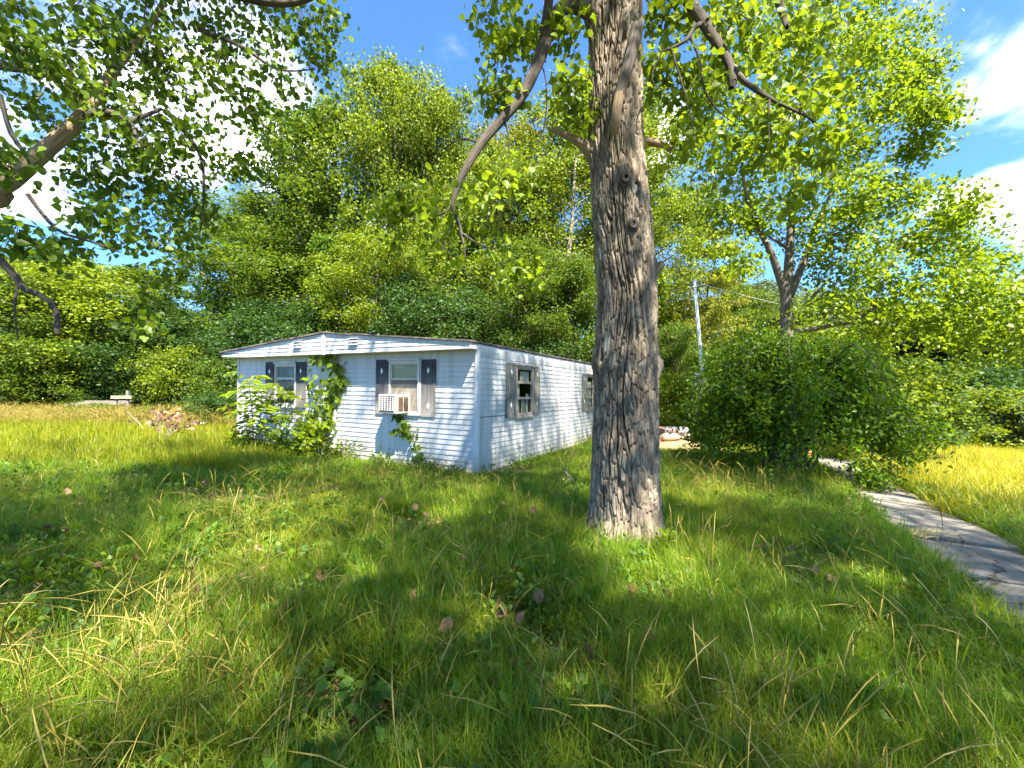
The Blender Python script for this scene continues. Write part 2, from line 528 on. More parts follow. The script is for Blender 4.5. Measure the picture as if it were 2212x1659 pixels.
M['gap_dark'] = solid('gap_dark', two((0.02, 0.02, 0.02), (0.05, 0.045, 0.04)), 6, 0.8)
M['glass'] = glass_mat('glass')
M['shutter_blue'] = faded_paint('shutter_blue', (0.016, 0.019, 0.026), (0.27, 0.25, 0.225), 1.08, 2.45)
M['shutter_grey'] = solid('shutter_grey', two((0.10, 0.11, 0.095), (0.19, 0.19, 0.165)), 3, 0.7, 0.2, stretch=(6, 6, 0.5))
M['shutter_tan'] = solid('shutter_tan', two((0.17, 0.16, 0.125), (0.28, 0.26, 0.21)), 3, 0.7, 0.2, stretch=(6, 6, 0.5))
M['white_paint'] = solid('white_paint', two((0.74, 0.74, 0.72), (0.82, 0.82, 0.80)), 8, 0.5)
M['blind'] = solid('blind', two((0.62, 0.47, 0.12), (0.74, 0.58, 0.20)), 4, 0.5)
M['curtain'] = solid('curtain', two((0.55, 0.50, 0.42), (0.75, 0.71, 0.62)), 4, 0.9, stretch=(1, 3, 0.3))
M['curtain_blue'] = solid('curtain_blue', two((0.16, 0.17, 0.20), (0.28, 0.29, 0.32)), 4, 0.9, stretch=(1, 3, 0.3))
M['plywood_grey'] = solid('plywood_grey', [(0.3, (0.15, 0.13, 0.105)), (0.5, (0.23, 0.205, 0.165)), (0.72, (0.30, 0.27, 0.22))], 9, 0.85, 0.25)
M['plywood_strip'] = solid('plywood_strip', two((0.08, 0.075, 0.075), (0.13, 0.12, 0.12)), 10, 0.85, 0.2)
M['ac_case'] = solid('ac_case', two((0.44, 0.40, 0.32), (0.58, 0.54, 0.46)), 5, 0.5, 0.05)
M['ac_dark'] = solid('ac_dark', two((0.035, 0.035, 0.04), (0.09, 0.085, 0.085)), 30, 0.7)
M['ac_brown'] = solid('ac_brown', two((0.07, 0.045, 0.03), (0.16, 0.10, 0.07)), 30, 0.7)
M['rust'] = solid('rust', two((0.16, 0.06, 0.025), (0.32, 0.15, 0.06)), 12, 0.9)
# ground and small things
def concrete_mat():
    m, nt, out = new_mat('concrete')
    co = nd(nt, 'ShaderNodeTexCoord')
    n1 = nd(nt, 'ShaderNodeTexNoise', Scale=2.2, Detail=9.0, Roughness=0.7); nt.links.new(co.outputs['Object'], n1.inputs['Vector'])
    c = ramp(nt, n1.outputs['Fac'], [(0.30, (0.10, 0.088, 0.068)), (0.5, (0.20, 0.18, 0.15)), (0.72, (0.29, 0.265, 0.23))])
    n2 = nd(nt, 'ShaderNodeTexNoise', Scale=5.0, Detail=4.0); nt.links.new(co.outputs['Object'], n2.inputs['Vector'])
    w = nd(nt, 'ShaderNodeMix', data_type='RGBA'); w.inputs[0].default_value = 0.12
    nt.links.new(co.outputs['Object'], w.inputs[6]); nt.links.new(n2.outputs['Color'], w.inputs[7])
    v = nd(nt, 'ShaderNodeTexVoronoi', feature='DISTANCE_TO_EDGE', Scale=0.9); nt.links.new(w.outputs[2], v.inputs['Vector'])
    f = ramp(nt, v.outputs['Distance'], [(0.0, (1, 1, 1)), (0.012, (0, 0, 0))])
    mx = nd(nt, 'ShaderNodeMix', data_type='RGBA'); nt.links.new(f, mx.inputs[0]); nt.links.new(c, mx.inputs[6]); mx.inputs[7].default_value = (0.05, 0.042, 0.03, 1)
    p = nd(nt, 'ShaderNodeBsdfPrincipled', Roughness=0.92); p.inputs['Specular IOR Level'].default_value = 0.2
    nt.links.new(mx.outputs[2], p.inputs['Base Color'])
    n3 = nd(nt, 'ShaderNodeTexNoise', Scale=60.0, Detail=5.0); nt.links.new(co.outputs['Object'], n3.inputs['Vector'])
    b = nd(nt, 'ShaderNodeBump', Strength=0.6, Distance=0.01); nt.links.new(n3.outputs['Fac'], b.inputs['Height']); nt.links.new(b.outputs[0], p.inputs['Normal'])
    nt.links.new(p.outputs[0], out.inputs['Surface'])
    return m


M['concrete'] = concrete_mat()
M['deck_panel'] = solid('deck_panel', two((0.27, 0.17, 0.08), (0.40, 0.26, 0.13)), 4, 0.8, 0.2, stretch=(1, 5, 1))
M['metal_white'] = solid('metal_white', two((0.62, 0.62, 0.60), (0.78, 0.78, 0.76)), 7, 0.4, spec=0.5)
M['box_dark'] = solid('box_dark', two((0.05, 0.04, 0.05), (0.11, 0.09, 0.10)), 7, 0.5)
M['bag_tan'] = solid('bag_tan', two((0.28, 0.18, 0.10), (0.42, 0.29, 0.19)), 7, 0.8, 0.5)
M['barrel'] = solid('barrel', two((0.10, 0.095, 0.11), (0.20, 0.19, 0.20)), 7, 0.5)
M['red_paint'] = solid('red_paint', two((0.45, 0.07, 0.04), (0.62, 0.13, 0.08)), 7, 0.5)
M['orange'] = solid('orange', two((0.60, 0.16, 0.05), (0.75, 0.26, 0.10)), 7, 0.5)
M['timber'] = solid('timber', two((0.32, 0.20, 0.12), (0.48, 0.33, 0.21)), 6, 0.8, 0.2, stretch=(0.4, 6, 6))
M['timber_grey'] = solid('timber_grey', two((0.13, 0.115, 0.095), (0.26, 0.23, 0.19)), 6, 0.8, 0.2, stretch=(0.4, 6, 6))
M['bottle_blue'] = solid('bottle_blue', two((0.40, 0.58, 0.72), (0.58, 0.74, 0.86)), 7, 0.25, spec=0.5)
M['petal'] = solid('petal', two((0.70, 0.72, 0.72), (0.82, 0.83, 0.82)), 9, 0.6)
M['straw'] = solid('straw', two((0.40, 0.30, 0.12), (0.62, 0.50, 0.25)), 20, 0.8)


def ground_mat():
    m, nt, out = new_mat('ground')
    g = nd(nt, 'ShaderNodeNewGeometry')
    n1 = nd(nt, 'ShaderNodeTexNoise', Scale=0.8, Detail=6.0, Roughness=0.6); nt.links.new(g.outputs['Position'], n1.inputs['Vector'])
    n2 = nd(nt, 'ShaderNodeTexNoise', Scale=24.0, Detail=6.0, Roughness=0.7); nt.links.new(g.outputs['Position'], n2.inputs['Vector'])
    soil = ramp(nt, n2.outputs['Fac'], [(0.3, (0.055, 0.040, 0.020)), (0.55, (0.17, 0.125, 0.065)), (0.75, (0.30, 0.23, 0.13))])
    moss = ramp(nt, n2.outputs['Fac'], [(0.3, (0.020, 0.035, 0.008)), (0.7, (0.075, 0.105, 0.018))])
    f = ramp(nt, n1.outputs['Fac'], [(0.42, (0.75, 0.75, 0.75)), (0.62, (0.15, 0.15, 0.15))])
    b = nd(nt, 'ShaderNodeAttribute', attribute_name='bare')
    sb = nd(nt, 'ShaderNodeMath', operation='SUBTRACT', use_clamp=True); nt.links.new(f, sb.inputs[0]); nt.links.new(b.outputs['Fac'], sb.inputs[1])
    mx = nd(nt, 'ShaderNodeMix', data_type='RGBA')
    nt.links.new(sb.outputs[0], mx.inputs[0]); nt.links.new(soil, mx.inputs[6]); nt.links.new(moss, mx.inputs[7])
    p = nd(nt, 'ShaderNodeBsdfPrincipled', Roughness=0.95); p.inputs['Specular IOR Level'].default_value = 0.1
    nt.links.new(mx.outputs[2], p.inputs['Base Color'])
    bp = nd(nt, 'ShaderNodeBump', Strength=0.8, Distance=0.03); nt.links.new(n2.outputs['Fac'], bp.inputs['Height'])
    nt.links.new(bp.outputs[0], p.inputs['Normal'])
    nt.links.new(p.outputs[0], out.inputs['Surface'])
    return m


# ------------------------------------------------------------------ ground
BARE = [(-4.2, 6.3, .85), (-5.0, 6.8, .6), (-2.85, 2.65, .55), (-3.6, 3.3, .65), (-4.6, 4.1, .6), (-6.3, 7.4, .6), (1.0, 3.35, .32), (1.2, 3.9, .3), (-1.6, 3.3, .4), (0.2, 2.5, .22), (2.9, 3.1, .35), (-1.0, 5.2, .35), (-0.9, 2.2, .3)]


def bareness(x, y):
    b = np.zeros_like(x)
    for cx, cy, r in BARE:
        b = np.maximum(b, 1 - sstep(0.5, 1.2, np.hypot((x - cx), (y - cy) * 1.3) / r + 0.5 * (fbm(x * 2.5, y * 2.5, 3, 5) - 0.5)))
    return b


def build_ground():
    def axis(lo, hi, near, step, far):
        a = list(np.arange(-near, near + 1e-6, step))
        x, s = near, step
        while x < far:
            s *= 1.25; x += s; a += [x, -x]
        return np.array(sorted(set(np.round(a, 4))))
    xs = axis(-1, 1, 16, 0.25, 220)
    ys = axis(-1, 1, 30, 0.3, 260)
    X, Y = np.meshgrid(xs, ys, indexing='ij')
    Z = zg(X, Y)
    V = np.stack([X, Y, Z], -1).reshape(-1, 3)
    nx, ny = len(xs), len(ys)
    i = np.arange(nx - 1)[:, None] * ny + np.arange(ny - 1)[None, :]
    F = np.stack([i, i + ny, i + ny + 1, i + 1], -1).reshape(-1, 4)
    me = mesh_np('ground', V, F, ground_mat(), True, {'bare': bareness(X, Y).ravel()})
    o = link('ground', me)
    tag(o, 'uneven lawn soil under the grass around the trailer', None, None, 'structure')


build_ground()

# sidewalk: cast slabs parallel to the trailer's long side
SW0 = Vector((2.55, 0.6)); SWD = Vector((0.479, 0.878)); SWN = Vector((0.878, -0.479)); SWW = 1.0
SWALK_SHIFT = -0.44


def sidewalk():
    root = tag(link('sidewalk', None), 'narrow cracked concrete sidewalk running past the bush', None, None, 'structure')
    L, n = 1.22, 12
    for i in range(n):
        m = MB()
        a0 = SW0 + SWN * SWALK_SHIFT + SWD * (i * L + 0.018)
        a1 = SW0 + SWN * SWALK_SHIFT + SWD * ((i + 1) * L - 0.018)
        jit = random.uniform(-0.02, 0.015)
        b0, b1 = a0 + SWN * SWW, a1 + SWN * SWW
        top = [(p.x, p.y, float(zg(p.x, p.y)) + 0.045 + jit + random.uniform(-0.006, 0.006)) for p in (a0, b0, b1, a1)]
        bot = [(p[0], p[1], p[2] - 0.12) for p in top]
        m.quadbox(bot + top)
        m.build('slab', M['concrete'], root, bevel=0.008)


sidewalk()


def on_walk(x, y, pad=0.0):
    px, py = x - SW0.x, y - SW0.y
    n = px * SWN.x + py * SWN.y - SWALK_SHIFT
    t = px * SWD.x + py * SWD.y
    return (n > -pad) & (n < SWW + pad) & (t > -0.2) & (t < 14.8)


# ------------------------------------------------------------------ mobile home
HC = Vector((-0.69, 8.5, 0.0))
HMAT = Matrix.Translation(HC) @ Matrix.Rotation(math.atan2(-0.479, 0.878), 4, 'Z') @ Matrix.Rotation(0.017, 4, 'Y')
HW, HL, HZ = 7.95, 12.4, 2.45       # width, length, eaves


def hw(u, v, z):
    """House point: u metres leftwards along the front from the near corner, v back along the side, z up."""
    return HMAT @ Vector((-u, v, z))


def in_house(x, y, pad=0.0):
    dx, dy = x - HC.x, y - HC.y
    u = -(dx * 0.878 + dy * -0.479); v = dx * 0.479 + dy * 0.878
    return (u > -pad) & (u < HW + pad) & (v > -pad) & (v < HL + pad)


house = tag(link('mobile_home', None), 'white double-wide mobile home with ribbed metal siding and a low gable roof', 'mobile home')
house.matrix_world = HMAT


def strips(a0, a1, z0, z1, holes):
    """Split a course into rectangles that leave the window openings free."""
    zs = sorted({z0, z1, *[z for h in holes for z in (h[2], h[3]) if z0 < z < z1]})
    out = []
    for za, zb in zip(zs[:-1], zs[1:]):
        zm = (za + zb) / 2
        cuts = sorted((h[0], h[1]) for h in holes if h[2] < zm < h[3])
        a = a0
        for c0, c1 in cuts:
            if c1 <= a0 or c0 >= a1: continue
            if c0 > a: out.append((a, c0, za, zb))
            a = max(a, c1)
        if a < a1: out.append((a, a1, za, zb))
    return out


def front_course(u0, u1, z0, z1, holes, parent, mat, zfull=None, y_in=0.05, y_top=-0.002, y_bot=-0.016):
    f = lambda z: y_bot + (y_top - y_bot) * (z - z0) / (z1 - z0)
    for a, b, za, zb in strips(u0, u1, z0, z1, holes):
        m = MB()
        m.quadbox([(-b, f(za), za), (-a, f(za), za), (-a, y_in, za), (-b, y_in, za),
                   (-b, f(zb), zb), (-a, f(zb), zb), (-a, y_in, zb), (-b, y_in, zb)])
        m.build('siding_plank', mat, parent)


def side_course(v0, v1, z0, z1, holes, parent, mat, x_in=-0.05, x_top=0.002, x_bot=0.014):
    f = lambda z: x_bot + (x_top - x_bot) * (z - z0) / (z1 - z0)
    for a, b, za, zb in strips(v0, v1, z0, z1, holes):
        m = MB()
        m.quadbox([(x_in, a, za), (f(za), a, za), (f(za), b, za), (x_in, b, za),
                   (x_in, a, zb), (f(zb), a, zb), (f(zb), b, zb), (x_in, b, zb)])
        m.build('siding_plank', mat, parent)


F_HOLES = [(5.45, 6.27, 1.20, 2.25), (1.45, 2.26, 1.17, 2.25)]            # u0,u1,z0,z1
S_HOLES = [(1.56, 2.40, 1.12, 2.21), (6.33, 7.04, 1.12, 2.19)]

# linings: the walls' inner sheets, then the siding courses on them
m = MB()
for a, b, za, zb in strips(0.06, HW - 0.06, -0.02, HZ, F_HOLES): m.box(-b, -a, 0.05, 0.09, za, zb)
front = m.build('front_wall', M['lining'], house)
m = MB()
for a, b, za, zb in strips(0.10, HL, -0.02, HZ + 0.05, S_HOLES): m.box(-0.09, -0.05, a, b, za, zb)
side = m.build('side_wall', M['lining'], house)
m = MB(); m.box(-HW + 0.0, -HW + 0.05, 0.06, HL, -0.02, HZ); m.build('end_wall', M['siding'], house)
m = MB(); m.box(-HW, 0, HL - 0.05 + 0.05, HL + 0.05, -0.02, HZ); m.build('back_wall', M['siding'], house)
m = MB(); m.box(-HW + 0.06, -0.1, 0.10, HL - 0.01, -0.02, 0.03); m.build('floor', M['lining'], house)
NC = 23
zs = np.linspace(0.06, HZ, NC + 1)
for i in range(NC):
    front_course(0.045, 3.955, zs[i], zs[i + 1], F_HOLES, front, M['siding'])
    front_course(4.045, HW, zs[i], zs[i + 1], F_HOLES, front, M['siding'])
zs = np.concatenate([np.linspace(0.05, 1.135, 11), np.linspace(1.15, 2.33, 12)])
for i in range(len(zs) - 1):
    if abs(zs[i] - 1.135) < 1e-6: continue
    for (v0, v1) in (((0.045, 2.348), (2.362, 7.3), (7.304, HL)) if zs[i] < 1.1 else ((0.045, 4.9), (4.904, 9.8), (9.804, HL))):
        side_course(v0, v1, zs[i], zs[i + 1], S_HOLES, side, M['siding_dirty'] if v0 < 1 else M['siding'])
m = MB(); m.box(-0.048, 0.003, 0.06, HL, 1.135, 1.15); m.build('seam_strip', M['gap_dark'], side)
m = MB(); m.box(-0.048, 0.009, 2.348, 2.362, 0.05, 1.10); m.build('seam_strip', M['rust'], side)
# trims
m = MB(); m.box(-0.045, 0.033, -0.036, 0.045, 0.0, HZ); m.build('corner_trim', M['trim_white'], house, bevel=0.006)
m = MB(); m.box(-HW - 0.02, -HW + 0.045, -0.03, 0.05, 0.0, HZ); m.build('corner_trim', M['trim_white'], house, bevel=0.006)
m = MB(); m.box(-4.045, -3.955, -0.038, 0.05, 0.02, HZ); m.build('seam_trim', M['trim_white'], house, bevel=0.006)
m = MB(); m.box(-HW, 0.0, 0.005, 0.04, -0.25, 0.055); m.build('skirting', M['skirt'], house)
m = MB(); m.box(-0.04, -0.005, 0.05, HL, -0.25, 0.045); m.build('skirting', M['skirt'], house)

# roof with overhang in front; gable fascia in sheets, soffit, vents
OV, UL, UR, UM = 0.30, 8.22, -0.02, 4.04


def ztop(u):
    return 2.575 + (2.93 - 2.575) * (u - UR) / (UM - UR) if u < UM else 2.595 + (2.93 - 2.595) * (UL - u) / (UL - UM)


for half, (ua, ub) in (('r', (UR, UM - 0.045)), ('l', (UM + 0.045, UL))):
    uu = np.linspace(ua, ub, 22)
    zc = np.linspace(2.45, 2.93, 6)
    for k in range(5):
        m = MB()
        lean = -0.010 if k % 2 else -0.004
        for a, b in zip(uu[:-1], uu[1:]):
            ba = max(0, 0.03 * (a - 7.0)); bb = max(0, 0.03 * (b - 7.0))
            la, lb = zc[k] + ba, zc[k] + bb
            ta, tb = min(zc[k + 1], ztop(a)), min(zc[k + 1], ztop(b))
            if ta - la < 0.002 and tb - lb < 0.002: continue
            ta, tb = max(ta, la + 0.001), max(tb, lb + 0.001)
            y0, y1 = -OV - 0.014, -OV - 0.002
            m.quadbox([(-b, y0, lb), (-a, y0, la), (-a, -OV + 0.03, la), (-b, -OV + 0.03, lb),
                       (-b, y1, tb), (-a, y1, ta), (-a, -OV + 0.03, ta), (-b, -OV + 0.03, tb)])
        if m.v: m.build('fascia_plank', M['siding'], house)
m = MB(); m.box(-UM - 0.05, -UM + 0.05, -OV - 0.028, -OV + 0.02, 2.43, 2.925); m.build('gable_trim', M['trim_white'], house, bevel=0.005)
m = MB(); m.box(-UL, -UR, -OV + 0.03, 0.0, HZ + 0.002, HZ + 0.02); m.build('soffit', M['soffit'], house)
m = MB(); m.box(-UL, -HW - 0.02, 0.0, HL, HZ + 0.05, HZ + 0.07); m.build('soffit', M['soffit'], house)
for u0, u1 in ((4.83, 5.10), (2.92, 3.19)):
    v = MB(); v.box(-u1, -u0, -OV - 0.020, -OV, 2.62, 2.76)
    vo = v.build('gable_vent', M['gap_dark'], house)
    for k in range(2):
        s = MB(); z = 2.625 + k * 0.062
        s.quadbox([(-u1, -OV - 0.055, z), (-u0, -OV - 0.055, z), (-u0, -OV - 0.02, z), (-u1, -OV - 0.02, z),
                   (-u1, -OV - 0.022, z + 0.045), (-u0, -OV - 0.022, z + 0.045), (-u0, -OV - 0.02, z + 0.047), (-u1, -OV - 0.02, z + 0.047)])
        s.build('louver', M['trim_white'], vo)
    s = MB(); s.box(-u1 - 0.012, -u0 + 0.012, -OV - 0.05, -OV - 0.004, 2.755, 2.772); s.build('vent_hood', M['trim_white'], vo)
for a, b in ((UR - 0.03, UM), (UM, UL + 0.05)):
    m = MB()
    n = 14
    for i in range(n):
        p, q = a + (b - a) * i / n, a + (b - a) * (i + 1) / n
        rip = lambda u: 0.012 * math.sin(u * 5.1) * math.exp(-((u - 3.2) / 0.8) ** 2)
        zp, zq = ztop(p) + 0.006 + rip(p), ztop(q) + 0.006 + rip(q)
        m.quadbox([(-q, -OV - 0.05, zq), (-p, -OV - 0.05, zp), (-p, HL + 0.2, zp), (-q, HL + 0.2, zq),
                   (-q, -OV - 0.05, zq + 0.03), (-p, -OV - 0.05, zp + 0.03), (-p, HL + 0.2, zp + 0.03), (-q, HL + 0.2, zq + 0.03)])
    m.build('roof', M['roof_edge'], house)
# smooth curved eave band along the long side, in sheets
cur = [(0.014, 2.325), (0.020, 2.38), (0.024, 2.44), (0.022, 2.50), (0.010, 2.555), (-0.01, 2.575)]
for k in range(5):
    v0 = -OV if k == 0 else k * 2.5 - 0.0; v1 = (k + 1) * 2.5 - 0.012 if k < 4 else HL + 0.05
    m = MB()
    if k == 0:
        m.prism([(x, 0.03, z) for x, z in cur] + [(-0.04, 0.03, 2.575), (-0.04, 0.03, 2.325)], (0, v1 - 0.03, 0))
        c2 = [(x, z) for x, z in cur if z > 2.44]
        m.prism([(0.021, -OV, 2.452)] + [(x, -OV, z) for x, z in c2] + [(-0.02, -OV, 2.575), (-0.02, -OV, 2.452)], (0, 0.328 + OV - 0.30 + 0.0, 0))
    else:
        m.prism([(x, v0, z) for x, z in cur] + [(-0.04, v0, 2.575), (-0.04, v0, 2.325)], (0, v1 - v0, 0))
    m.build('eave_sheet', M['band'], house)
m = MB()
for i in range(20):
    v0 = -OV + i * 0.65
    dz = 0.004 * math.sin(i * 1.7)
    m.box(-0.02, 0.035, v0, v0 + 0.649, 2.580 + dz, 2.592 + dz)
m.build('drip_edge', M['rust'], house)


def shutter(parent, place, a0, a1, z0, z1, mat, diamonds):
    """place(a, out, z) gives the local point; out = metres in front of the wall."""
    m = MB()
    def bx(p0, p1, o0, o1, q0, q1):
        m.quadbox([place(p0, o1, q0), place(p1, o1, q0), place(p1, o0, q0), place(p0, o0, q0),
                   place(p0, o1, q1), place(p1, o1, q1), place(p1, o0, q1), place(p0, o0, q1)])
    w = a1 - a0
    bx(a0, a1, 0.021, 0.032, z0, z1)
    bx(a0, a0 + 0.035, 0.032, 0.042, z0, z1); bx(a1 - 0.035, a1, 0.032, 0.042, z0, z1)
    bx(a0 + 0.036, a1 - 0.036, 0.032, 0.042, z1 - 0.05, z1); bx(a0 + 0.036, a1 - 0.036, 0.032, 0.042, z0, z0 + 0.05)
    for k in range(1, 4):
        c = a0 + w * k / 4
        bx(c - 0.010, c + 0.010, 0.032, 0.037, z0 + 0.052, z1 - 0.052)
    so = m.build('shutter', mat, parent)
    c = (a0 + a1) / 2
    for zd in diamonds:
        d = MB()
        ring = [(c - 0.034, zd), (c, zd - 0.065), (c + 0.034, zd), (c, zd + 0.065)]
        p0 = [place(a, 0.038, z) for a, z in ring]; p1 = [place(a, 0.0455, z) for a, z in ring]
        d.quadbox(p0 + p1)
        d.build('diamond', M['white_paint'], so)
    return so


fp = lambda a, o, z: (-a, -o, z)         # front wall: a = u
sp_ = lambda a, o, z: (o, a, z)          # side wall: a = v


def bars(parent, place, name, mat, rects, o0, o1):
    m = MB()
    for a0, a1, z0, z1 in rects:
        m.quadbox([place(a0, o1, z0), place(a1, o1, z0), place(a1, o0, z0), place(a0, o0, z0),
                   place(a0, o1, z1), place(a1, o1, z1), place(a1, o0, z1), place(a0, o0, z1)])
    return m.build(name, mat, parent)


def window(place, a0, a1, z0, z1, panes, mat, head=True):
    """Outer frame as the part; sashes, panes and head trim as its sub-parts."""
    t = 0.045
    w = bars(house, place, 'window', mat, [(a0 - 0.03, a0 + 0.015, z0 - 0.04, z1 + 0.04), (a1 - 0.015, a1 + 0.03, z0 - 0.04, z1 + 0.04),
                                            (a0 + 0.0155, a1 - 0.0155, z1 - 0.015, z1 + 0.04), (a0 + 0.0155, a1 - 0.0155, z0 - 0.04, z0 + 0.015)], -0.05, 0.035)
    if head:
        bars(w, place, 'head_trim', mat, [(a0 - 0.05, a1 + 0.05, z1 + 0.042, z1 + 0.085)], 0.0, 0.07)
    bars(w, place, 'sill', mat, [(a0 - 0.05, a1 + 0.05, z0 - 0.07, z0 - 0.042)], 0.0, 0.06)
    for q0, q1 in panes:
        bars(w, place, 'sash', mat, [(a0 + 0.017, a0 + t, q0, q1), (a1 - t, a1 - 0.017, q0, q1),
                                     (a0 + t + .0005, a1 - t - .0005, q0, q0 + 0.026), (a0 + t + .0005, a1 - t - .0005, q1 - 0.026, q1)], -0.02, 0.012)
        bars(w, place, 'pane', M['glass'], [(a0 + t, a1 - t, q0 + 0.026, q1 - 0.026)], -0.006, -0.002)
    return w


# left front window
wl = window(fp, 5.47, 6.25, 1.22, 2.24, [(1.24, 1.545), (1.547, 1.895), (1.897, 2.225)], M['alu'])
bars(wl, fp, 'side_channel', M['alu'], [(5.405, 5.438, 1.18, 2.28)], 0.0, 0.05)
bars(wl, fp, 'curtain', M['curtain_blue'], [(5.5, 5.75, 1.2, 1.9), (6.0, 6.24, 1.2, 2.2)], -0.30, -0.29)
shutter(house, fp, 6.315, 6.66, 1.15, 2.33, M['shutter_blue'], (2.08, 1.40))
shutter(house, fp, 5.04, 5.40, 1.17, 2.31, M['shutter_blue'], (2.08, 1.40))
# right front window: blind above, boarded below round the air conditioner
wr = window(fp, 1.46, 2.25, 1.19, 2.24, [(1.872, 2.225)], M['alu'])
for k in range(13):
    z = 1.905 + k * 0.023
    m = MB(); m.quadbox([(-2.20, 0.030, z), (-1.51, 0.030, z), (-1.51, 0.034, z), (-2.20, 0.034, z),
                         (-2.20, 0.040, z + 0.019), (-1.51, 0.040, z + 0.019), (-1.51, 0.044, z + 0.019), (-2.20, 0.044, z + 0.019)])
    m.build('blind_slat', M['blind'], wr)
m = MB(); m.box(-2.234, -1.476, -0.004, 0.012, 1.78, 1.868); m.build('board_strip', M['plywood_strip'], wr)
m = MB(); m.box(-2.234, -1.476, 0.000, 0.014, 1.205, 1.778); m.build('board', M['plywood_grey'], wr)
bars(wr, fp, 'side_channel', M['alu'], [(1.405, 1.428, 1.13, 2.29)], 0.0, 0.055)
bars(wr, fp, 'side_channel', M['alu'], [(1.372, 1.395, 1.13, 2.29)], 0.0, 0.045)
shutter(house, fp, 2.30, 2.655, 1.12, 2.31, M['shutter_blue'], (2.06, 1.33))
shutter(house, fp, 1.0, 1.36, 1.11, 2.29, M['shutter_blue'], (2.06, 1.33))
# side windows
w1 = window(sp_, 1.57, 2.39, 1.12, 2.20, [(1.14, 1.505), (1.507, 1.865), (1.867, 2.185)], M['frame_old'])
for a0, a1, q0, q1 in ((1.66, 1.84, 1.13, 1.84), (1.93, 2.12, 1.13, 1.52), (2.17, 2.30, 1.13, 1.60), (1.85, 2.31, 1.88, 2.12)):
    bars(w1, sp_, 'curtain', M['curtain'], [(a0, a1, q0, q1)], -0.055, -0.051)
shutter(house, sp_, 1.08, 1.50, 1.08, 2.29, M['shutter_grey'], (2.07, 1.36))
shutter(house, sp_, 2.46, 2.76, 1.10, 2.29, M['shutter_tan'], (2.07, 1.36))
w2 = window(sp_, 6.34, 7.03, 1.13, 2.18, [(1.15, 1.49), (1.492, 1.835), (1.837, 2.165)], M['frame_old'])
bars(w2, sp_, 'curtain', M['curtain'], [(6.40, 6.97, 1.15, 2.0)], -0.055, -0.051)
shutter(house, sp_, 5.90, 6.27, 1.09, 2.25, M['shutter_tan'], (2.07, 1.36))
shutter(house, sp_, 7.10, 7.45, 1.09, 2.25, M['shutter_tan'], (2.07, 1.36))

# air conditioner in the boarded window
ac = tag(link('air_conditioner', None), 'boxy beige window air conditioner sticking out of the boarded front window', 'air conditioner')
ac.matrix_world = HMAT
m = MB(); m.box(-2.20, -1.70, -0.40, 0.02, 1.165, 1.555); m.build('cabinet', M['ac_case'], ac, bevel=0.012)
m = MB(); m.box(-2.165, -1.765, -0.409, -0.399, 1.20, 1.52); m.build('grille_back', M['ac_dark'], ac)
gr = MB()
for k in range(6):
    x = -2.150 + k * 0.074
    gr.box(x - 0.004, x + 0.004, -0.424, -0.412, 1.225, 1.50)
for k in range(7):
    z = 1.235 + k * 0.043
    gr.box(-2.16, -1.77, -0.4115, -0.4095, z - 0.004, z + 0.004)
g = gr.build('grille', M['metal_white'], ac); g['kind'] = 'stuff'
for y0, y1 in ((-0.345, -0.215), (-0.185, -0.055)):
    m = MB(); m.box(-1.702, -1.694, y0, y1, 1.22, 1.51)
    vo = m.build('side_vent', M['ac_brown'], ac)
    for k in range(8):
        z = 1.235 + k * 0.034
        s = MB(); s.quadbox([(-1.694, y0, z), (-1.686, y0, z - 0.006), (-1.686, y1, z - 0.006), (-1.694, y1, z),
                             (-1.694, y0, z + 0.014), (-1.690, y0, z + 0.012), (-1.690, y1, z + 0.012), (-1.694, y1, z + 0.014)])
        s.build('louver', M['ac_brown'], vo)

# ------------------------------------------------------------------ leaves and tubes
LEAF6_V = np.array([(0, 0, 0), (-.36, .10, .05), (-.43, .45, .09), (0, 1.0, -.06), (.43, .45, .09), (.36, .10, .05), (0, .45, -.02)], float)
LEAF6_F = np.array([(0, 1, 6), (1, 2, 6), (2, 3, 6), (3, 4, 6), (4, 5, 6), (5, 0, 6)])
LEAF4_V = np.array([(0, 0, 0), (-.34, .48, .08), (0, 1, -.03), (.34, .48, .08)], float)
LEAF4_F = np.array([(0, 1, 2, 3)])
LANCE_V = np.array([(0, 0, 0), (-.16, .4, .04), (0, 1, -.10), (.16, .4, .04)], float)


def leaf_basis(n, g, up=0.5, droop=0.0):
    """Random leaf frames: normals leaning to the sky, tips any way round and a little down."""
    nrm = g.normal(size=(n, 3)); nrm /= np.linalg.norm(nrm, axis=1, keepdims=True)
    nrm[:, 2] = np.abs(nrm[:, 2]) * 0.6 + up
    nrm /= np.linalg.norm(nrm, axis=1, keepdims=True)
    t = g.normal(size=(n, 3)); t[:, 2] -= droop
    t -= nrm * np.sum(t * nrm, axis=1, keepdims=True)
    t /= np.linalg.norm(t, axis=1, keepdims=True) + 1e-9
    b = np.cross(t, nrm)
    return b, t, nrm


def leaf_arrays(P, size, g, tv=LEAF4_V, tf=LEAF4_F, up=0.5, droop=0.0):
    n = len(P)
    b, t, nr = leaf_basis(n, g, up, droop)
    s = np.asarray(size)[:, None, None]
    V = P[:, None, :] + s * (tv[None, :, 0:1] * b[:, None] + tv[None, :, 1:2] * t[:, None] + tv[None, :, 2:3] * nr[:, None])
    k = len(tv)
    F = (tf[None] + (np.arange(n) * k)[:, None, None]).reshape(-1, tf.shape[1])
    tint = np.repeat(g.random(n), k)
    return V.reshape(-1, 3), F, tint


